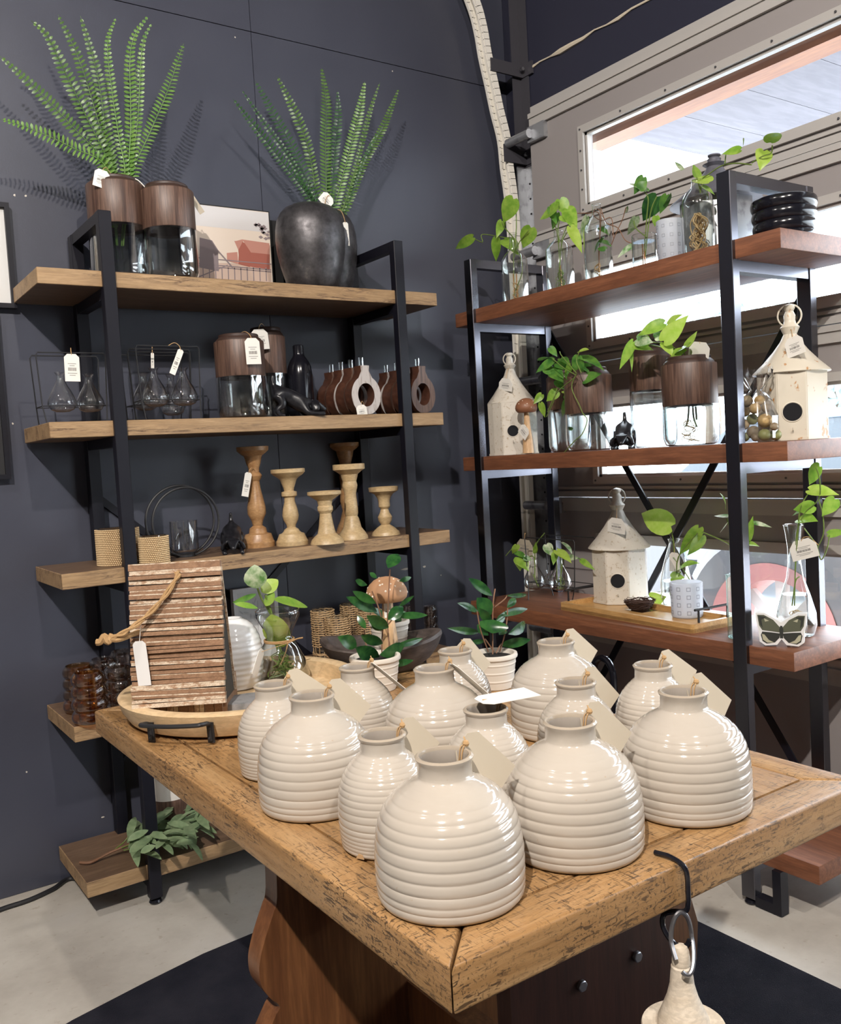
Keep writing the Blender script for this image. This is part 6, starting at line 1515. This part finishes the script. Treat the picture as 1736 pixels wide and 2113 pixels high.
birdhouse('cream birdhouse with ring finial standing in the bamboo tray', 1283, 1231, 1340, 1129, 1052, 1006, (1269, 1199, 14), CT, Z=CT, by=1248, roofhw=63, m=M_bird, tagq=[(1255, 1070), (1291, 1070), (1290, 1100), (1254, 1100)], rz=R(-6))
pn_ = at(1322, 1262, Z=CT); nst = thing('twig_nest', 'small dark twig nest lying on a clear sheet in the bamboo tray', 'nest', (pn_.x+.02, pn_.y+.02, CT))
bm = B(); rnd = random.Random(8); nr_ = 32*mpp(pn_)
for i in range(130):
    a0 = rnd.uniform(0, 2*pi); sp = rnd.uniform(.8, 2.2); lev = rnd.uniform(.1, 1); q = []
    for k in range(6):
        a = a0+sp*k/5; rr = nr_*(.62+.38*lev)*rnd.uniform(.9, 1.1); q.append(V((nst.location.x+rr*cos(a), nst.location.y+rr*sin(a), CT+.004+.030*lev*rnd.uniform(.85, 1.15))))
    tube(bm, q, .0009, 4)
lathe(bm, [(0, .002), (nr_*.55, .002), (nr_*.9, .024), (nr_*.7, .026), (nr_*.4, .012), (0, .01)], 20, (nst.location.x, nst.location.y, CT)); mesh('twigs', bm, M_nest, nst, world=True, sharp=80)
bm = B(); prism(bm, [(-.04, -.03), (.045, -.035), (.05, .03), (-.035, .035)], V((nst.location.x, nst.location.y, CT+.0012)), ex, ey, .0008); mesh('clear_sheet', bm, M_film, nst, world=True)
frosted('frosted cup with little squares in the bamboo tray', 1419, 33, 1200, 1278, z0=CT, Z=CT)
def gvase(label, cx, by, prof, Z, m=None, water=None, X=None):
    p = at(cx, by, Z=Z); r_ = prof[-1][1]*mpp(p); c = V((p.x, p.y, 0)); c += c.normalized()*r_; x, y = c.x, c.y
    t = thing('glass_vase', label, 'vase', (x, y, Z), 0, 'clear glass vases on the third reddish shelf'); s = mpp((x, y, Z+.08))
    zb2 = zat(x, y, prof[-1][0]); zt_ = zat(x, y, prof[0][0])
    pr = [(hw*s, Z+.004+(zat(x, y, py)-zb2)*(zt_-Z-.004)/(zt_-zb2)) for py, hw in prof[::-1]]
    pr = [(0, Z+.001), (pr[0][0]*.9, Z+.001)]+pr
    bm = B(); lathe(bm, pr, 40, (x, y, 0)); tube(bm, ring_pts(pr[-1][0], 28, (x, y, pr[-1][1])), .0013, 5, True); mesh('glass_body', bm, m or M_glass, t, world=True)
    if water:
        zw = zat(x, y, water); w_ = [(r*.95, z) for r, z in pr if z < zw and r > 0]; bm = B(); lathe(bm, [(0, Z+.004)]+w_+[(0, w_[-1][1])], 30, (x, y, .002)); mesh('water', bm, M_water, t, world=True)
    return t, x, y
t, x, y = gvase('clear tapered vase behind the frosted cup in the bamboo tray', 1398, 1256, [(1112, 13), (1120, 12), (1140, 17), (1170, 26), (1200, 32), (1230, 32), (1250, 27)], CT, water=1180)
p = thing('pothos_cutting', 'large leaved pothos cutting in the tapered vase behind the frosted cup', 'plant', (x, y, CT+.02)); XQ = x-.03
stems(p, [[(1397, 1220), (1392, 1150), (1390, 1115), (1384, 1090)], [(1398, 1200), (1400, 1150), (1440, 1100)], [(1395, 1200), (1405, 1180)], [(1390, 1150), (1420, 1190), (1428, 1215), (1400, 1235)], [(1386, 1195), (1395, 1215)]], X=XQ, r=.002)
leaves(p, [(1385, 1086, 1318, 1057, 50, M_lime), (1442, 1090, 1401, 1148, 28), (1448, 1106, 1420, 1148, 32), (1402, 1176, 1441, 1158, 27), (1386, 1192, 1413, 1191, 22), (1346, 1236, 1375, 1232, 30, M_lime), (1384, 1222, 1392, 1235, 12)], X=XQ, m=M_pothos, seed=51, jit=.02)
roots(p, (x, y), .025, CT+.01, CT+.06, 8, seed=15)
pxtag(t, [(1382, 1140), (1403, 1140), (1403, 1180), (1382, 1180)], X=x, r=.02, bars=False, thread=V((x, y, zat(x, y, 1122))))
t, x, y = gvase('green tinted glass cylinder half hidden behind the near front post', 1528, 1322, [(1186, 24), (1200, 24), (1260, 24), (1316, 24)], C3, M_greenglass, water=1270)
p = thing('pothos_cutting', 'green cutting in the tinted cylinder behind the near front post', 'plant', (x, y, C3+.02)); XQ = x-.01
leaves(p, [(1497, 1048, 1490, 1016, 14), (1502, 1066, 1473, 1064, 13, M_variegated), (1538, 1117, 1555, 1067, 20), (1540, 1122, 1568, 1126, 19), (1556, 1078, 1593, 1088, 9, M_variegated), (1500, 1080, 1486, 1100, 10, M_variegated)], X=XQ, m=M_pothos, seed=52)
stems(p, [[(1528, 1290), (1528, 1200), (1520, 1140), (1500, 1120), (1450, 1098)], [(1530, 1290), (1532, 1200), (1538, 1120)], [(1526, 1280), (1524, 1150), (1500, 1070)], [(1530, 1250), (1540, 1120), (1556, 1080)]], X=XQ)
t, x, y = gvase('clear hourglass vase with a paper tag at the near shelf end', 1645, 1318, [(1083, 20), (1088, 19), (1105, 16), (1130, 13), (1160, 13), (1190, 17), (1225, 29), (1260, 39), (1285, 40), (1305, 34)], C3, water=1225)
pxtag(t, [(1627, 1130), (1680, 1098), (1686, 1140), (1643, 1166)], X=x-.02, r=.0, thread=at(1690, 1125, X=x-.03))
p = thing('pothos_cutting', 'pothos cutting arching from the hourglass vase at the near shelf end', 'plant', (x, y, C3+.02)); XQ = x-.03
stems(p, [[(1640, 1250), (1642, 1160), (1645, 1100), (1660, 1060), (1690, 1030), (1692, 990), (1685, 965)], [(1642, 1180), (1646, 1110), (1652, 1050), (1672, 1012)], [(1690, 1032), (1698, 1060), (1700, 1100), (1688, 1130)], [(1660, 1090), (1685, 1125), (1695, 1155), (1708, 1130), (1712, 1105)], [(1635, 1250), (1642, 1200), (1650, 1190)]], X=XQ, r=.0018)
leaves(p, [(1692, 963, 1667, 1001, 32), (1671, 1011, 1732, 1020, 28, M_lime), (1723, 1030, 1697, 1066, 30), (1680, 1044, 1637, 1052, 27), (1650, 1072, 1688, 1074, 32), (1710, 1102, 1750, 1096, 16), (1672, 1040, 1634, 1065, 8, M_variegated)], X=XQ, m=M_pothos, seed=53, jit=.02)
roots(p, (x, y), .032, C3+.008, C3+.07, 9, seed=18)
# butterfly block
pb_ = at(1614, 1336, Z=C3); d = V((-pb_.x, -pb_.y+.2, 0)).normalized(); e1 = UP.cross(d)
bf = thing('butterfly_block', 'white edged butterfly shaped block with dark olive wings on the shelf end', 'ornament', pb_-d*.012); s = mpp(pb_)
def bfp(px, py, cx=1613, by=1336): return ((px-cx)*s, (by-py)*s)
def bpoly(half): return [bfp(*q) for q in half]+[(-bfp(*q)[0], bfp(*q)[1]) for q in half[::-1]]
halfo = [(1613, 1322), (1622, 1332), (1645, 1334), (1656, 1326), (1657, 1306), (1661, 1284), (1663, 1266), (1645, 1266), (1626, 1277), (1613, 1288)]
ctr = pb_+d*0+UP*.0015
bm = B(); prism(bm, bpoly([(1613, 1320)]+halfo[1:-1]+[(1613, 1285)]), ctr-d*.014, e1, UP, .028); mesh('block', bm, M_white, bf, world=True)
def wing(pts, m, nm, lift):
    bm = B()
    for sg in (1, -1):
        q = [(sg*bfp(*k)[0], bfp(*k)[1]) for k in pts]
        prism(bm, q if sg == 1 else q[::-1], ctr+d*lift, e1, UP, .0004)
    return mesh(nm, bm, m, bf, world=True)
w1 = wing([(1615, 1296), (1628, 1280), (1646, 1270), (1659, 1270), (1656, 1292), (1650, 1302), (1632, 1304), (1617, 1306)], M_olive, 'printed_wing', .0003)
w2 = wing([(1616, 1308), (1634, 1306), (1650, 1305), (1653, 1312), (1650, 1325), (1642, 1330), (1626, 1327), (1617, 1317)], M_olivedark, 'printed_wing', .0003)
wing([(1628, 1327), (1638, 1322), (1646, 1311), (1651, 1310), (1649, 1322), (1641, 1328)], M_olivepale, 'printed_band', .0007)
wing([(1640, 1274), (1657, 1272), (1654, 1290), (1649, 1297), (1651, 1280)], M_olivedark, 'printed_band', .0007)
wing([(1636, 1282), (1646, 1277), (1644, 1284)], M_olivepale, 'printed_band', .0007)
bm = B(); prism(bm, [bfp(1610, 1318), bfp(1616, 1318), bfp(1617, 1300), bfp(1615, 1292), bfp(1611, 1292), bfp(1609, 1300)], ctr+d*.0008, e1, UP, .0004); mesh('printed_body', bm, M_olivedark, bf, world=True)
# rack with planted bulbs
rk, bl = wire_rack('black wire rack with planted bulbs at the far end of the third reddish shelf', 1081, 1184, 1112, 1207, C3, [(1104, 1150, 1216, 23, 'left planted glass bulb in front in the far reddish shelf rack'), (1157, 1150, 1218, 24, 'right planted glass bulb in front in the far reddish shelf rack')], X=2.20, dep=.10)
p = at(1135, 1200, X=2.275); r = 18*mpp(p); b2 = thing('bulb_bottle', 'glass bulb bottle hanging at the back of the planted rack', 'bottle', (p.x, p.y, p.z-.02), 0, 'glass bulb bottles in wire racks')
bm = B(); lathe(bm, [(0, 0), (r*.8, .004), (r, .016), (r*.7, .035), (r*.3, .05), (r*.4, .062)], 28, (p.x, p.y, p.z-.02)); mesh('glass_bulb', bm, M_bulb, b2, world=True)
pxtag(rk, [(1066, 1113), (1100, 1113), (1098, 1147), (1068, 1147)], X=2.29, r=0, m=M_tagbeige, thread=at(1085, 1102, X=2.28))
p = pplant('pothos cutting in the left planted bulb of the far rack', bl[0].location.x, bl[0].location.y, C3+.06)
leaves(p, [(1066, 1124, 1058, 1144, 16, M_lime), (1070, 1150, 1092, 1178, 26), (1066, 1140, 1088, 1152, 14, M_philo), (1068, 1156, 1074, 1178, 20, M_lime), (1104, 1140, 1106, 1118, 10), (1082, 1150, 1098, 1156, 12, M_philo)], X=2.20, m=M_pothos, seed=61)
stems(p, [[(1104, 1195), (1102, 1150), (1085, 1150), (1068, 1140), (1060, 1130), (1044, 1147)], [(1100, 1185), (1112, 1210)], [(1104, 1160), (1106, 1125), (1124, 1100)]], X=2.215)
p = pplant('pothos cutting in the right planted bulb of the far rack', bl[1].location.x, bl[1].location.y, C3+.06)
leaves(p, [(1160, 1120, 1182, 1142, 18, M_variegated), (1150, 1136, 1180, 1160, 22, M_lime), (1128, 1124, 1140, 1148, 20, M_variegated), (1200, 1156, 1228, 1176, 12), (1146, 1140, 1142, 1166, 14, M_pothos), (1170, 1150, 1196, 1152, 13, M_variegated)], X=2.20, m=M_pothos, seed=62)
stems(p, [[(1157, 1205), (1158, 1160), (1150, 1130)], [(1157, 1195), (1165, 1150), (1185, 1148), (1201, 1156)], [(1150, 1200), (1148, 1150), (1138, 1130)]], X=2.215)
roots(p, (bl[1].location.x, bl[1].location.y), .02, bl[1].location.z+.004, bl[1].location.z+.05, 6, M_stemgreen, 20)
# black hoop under the third reddish shelf
p0 = at(1243, 1342, X=2.12); hb_ = V((2.12, p0.y, C4))
hp = thing('black_hoop_stand', 'black bent tube hoop standing below the third reddish shelf, behind the vases', 'stand', hb_)
bm = B(); hh = p0.z-C4; q = [hb_+V((.0, .045, .01)), hb_+V((0, .045, hh*.75))]+[hb_+V((0, .045*cos(a), hh*.8+.06*sin(a))) for a in [pi*i/10 for i in range(11)]]+[hb_+V((0, -.045, hh*.75)), hb_+V((0, -.045, .01))]
tube(bm, q, .011, 10); mesh('hoop', bm, M_blackgloss, hp, world=True)
bm = B(); cyl(bm, .075, .0005, .014, 32, hb_); mesh('round_foot', bm, M_black, hp, world=True)
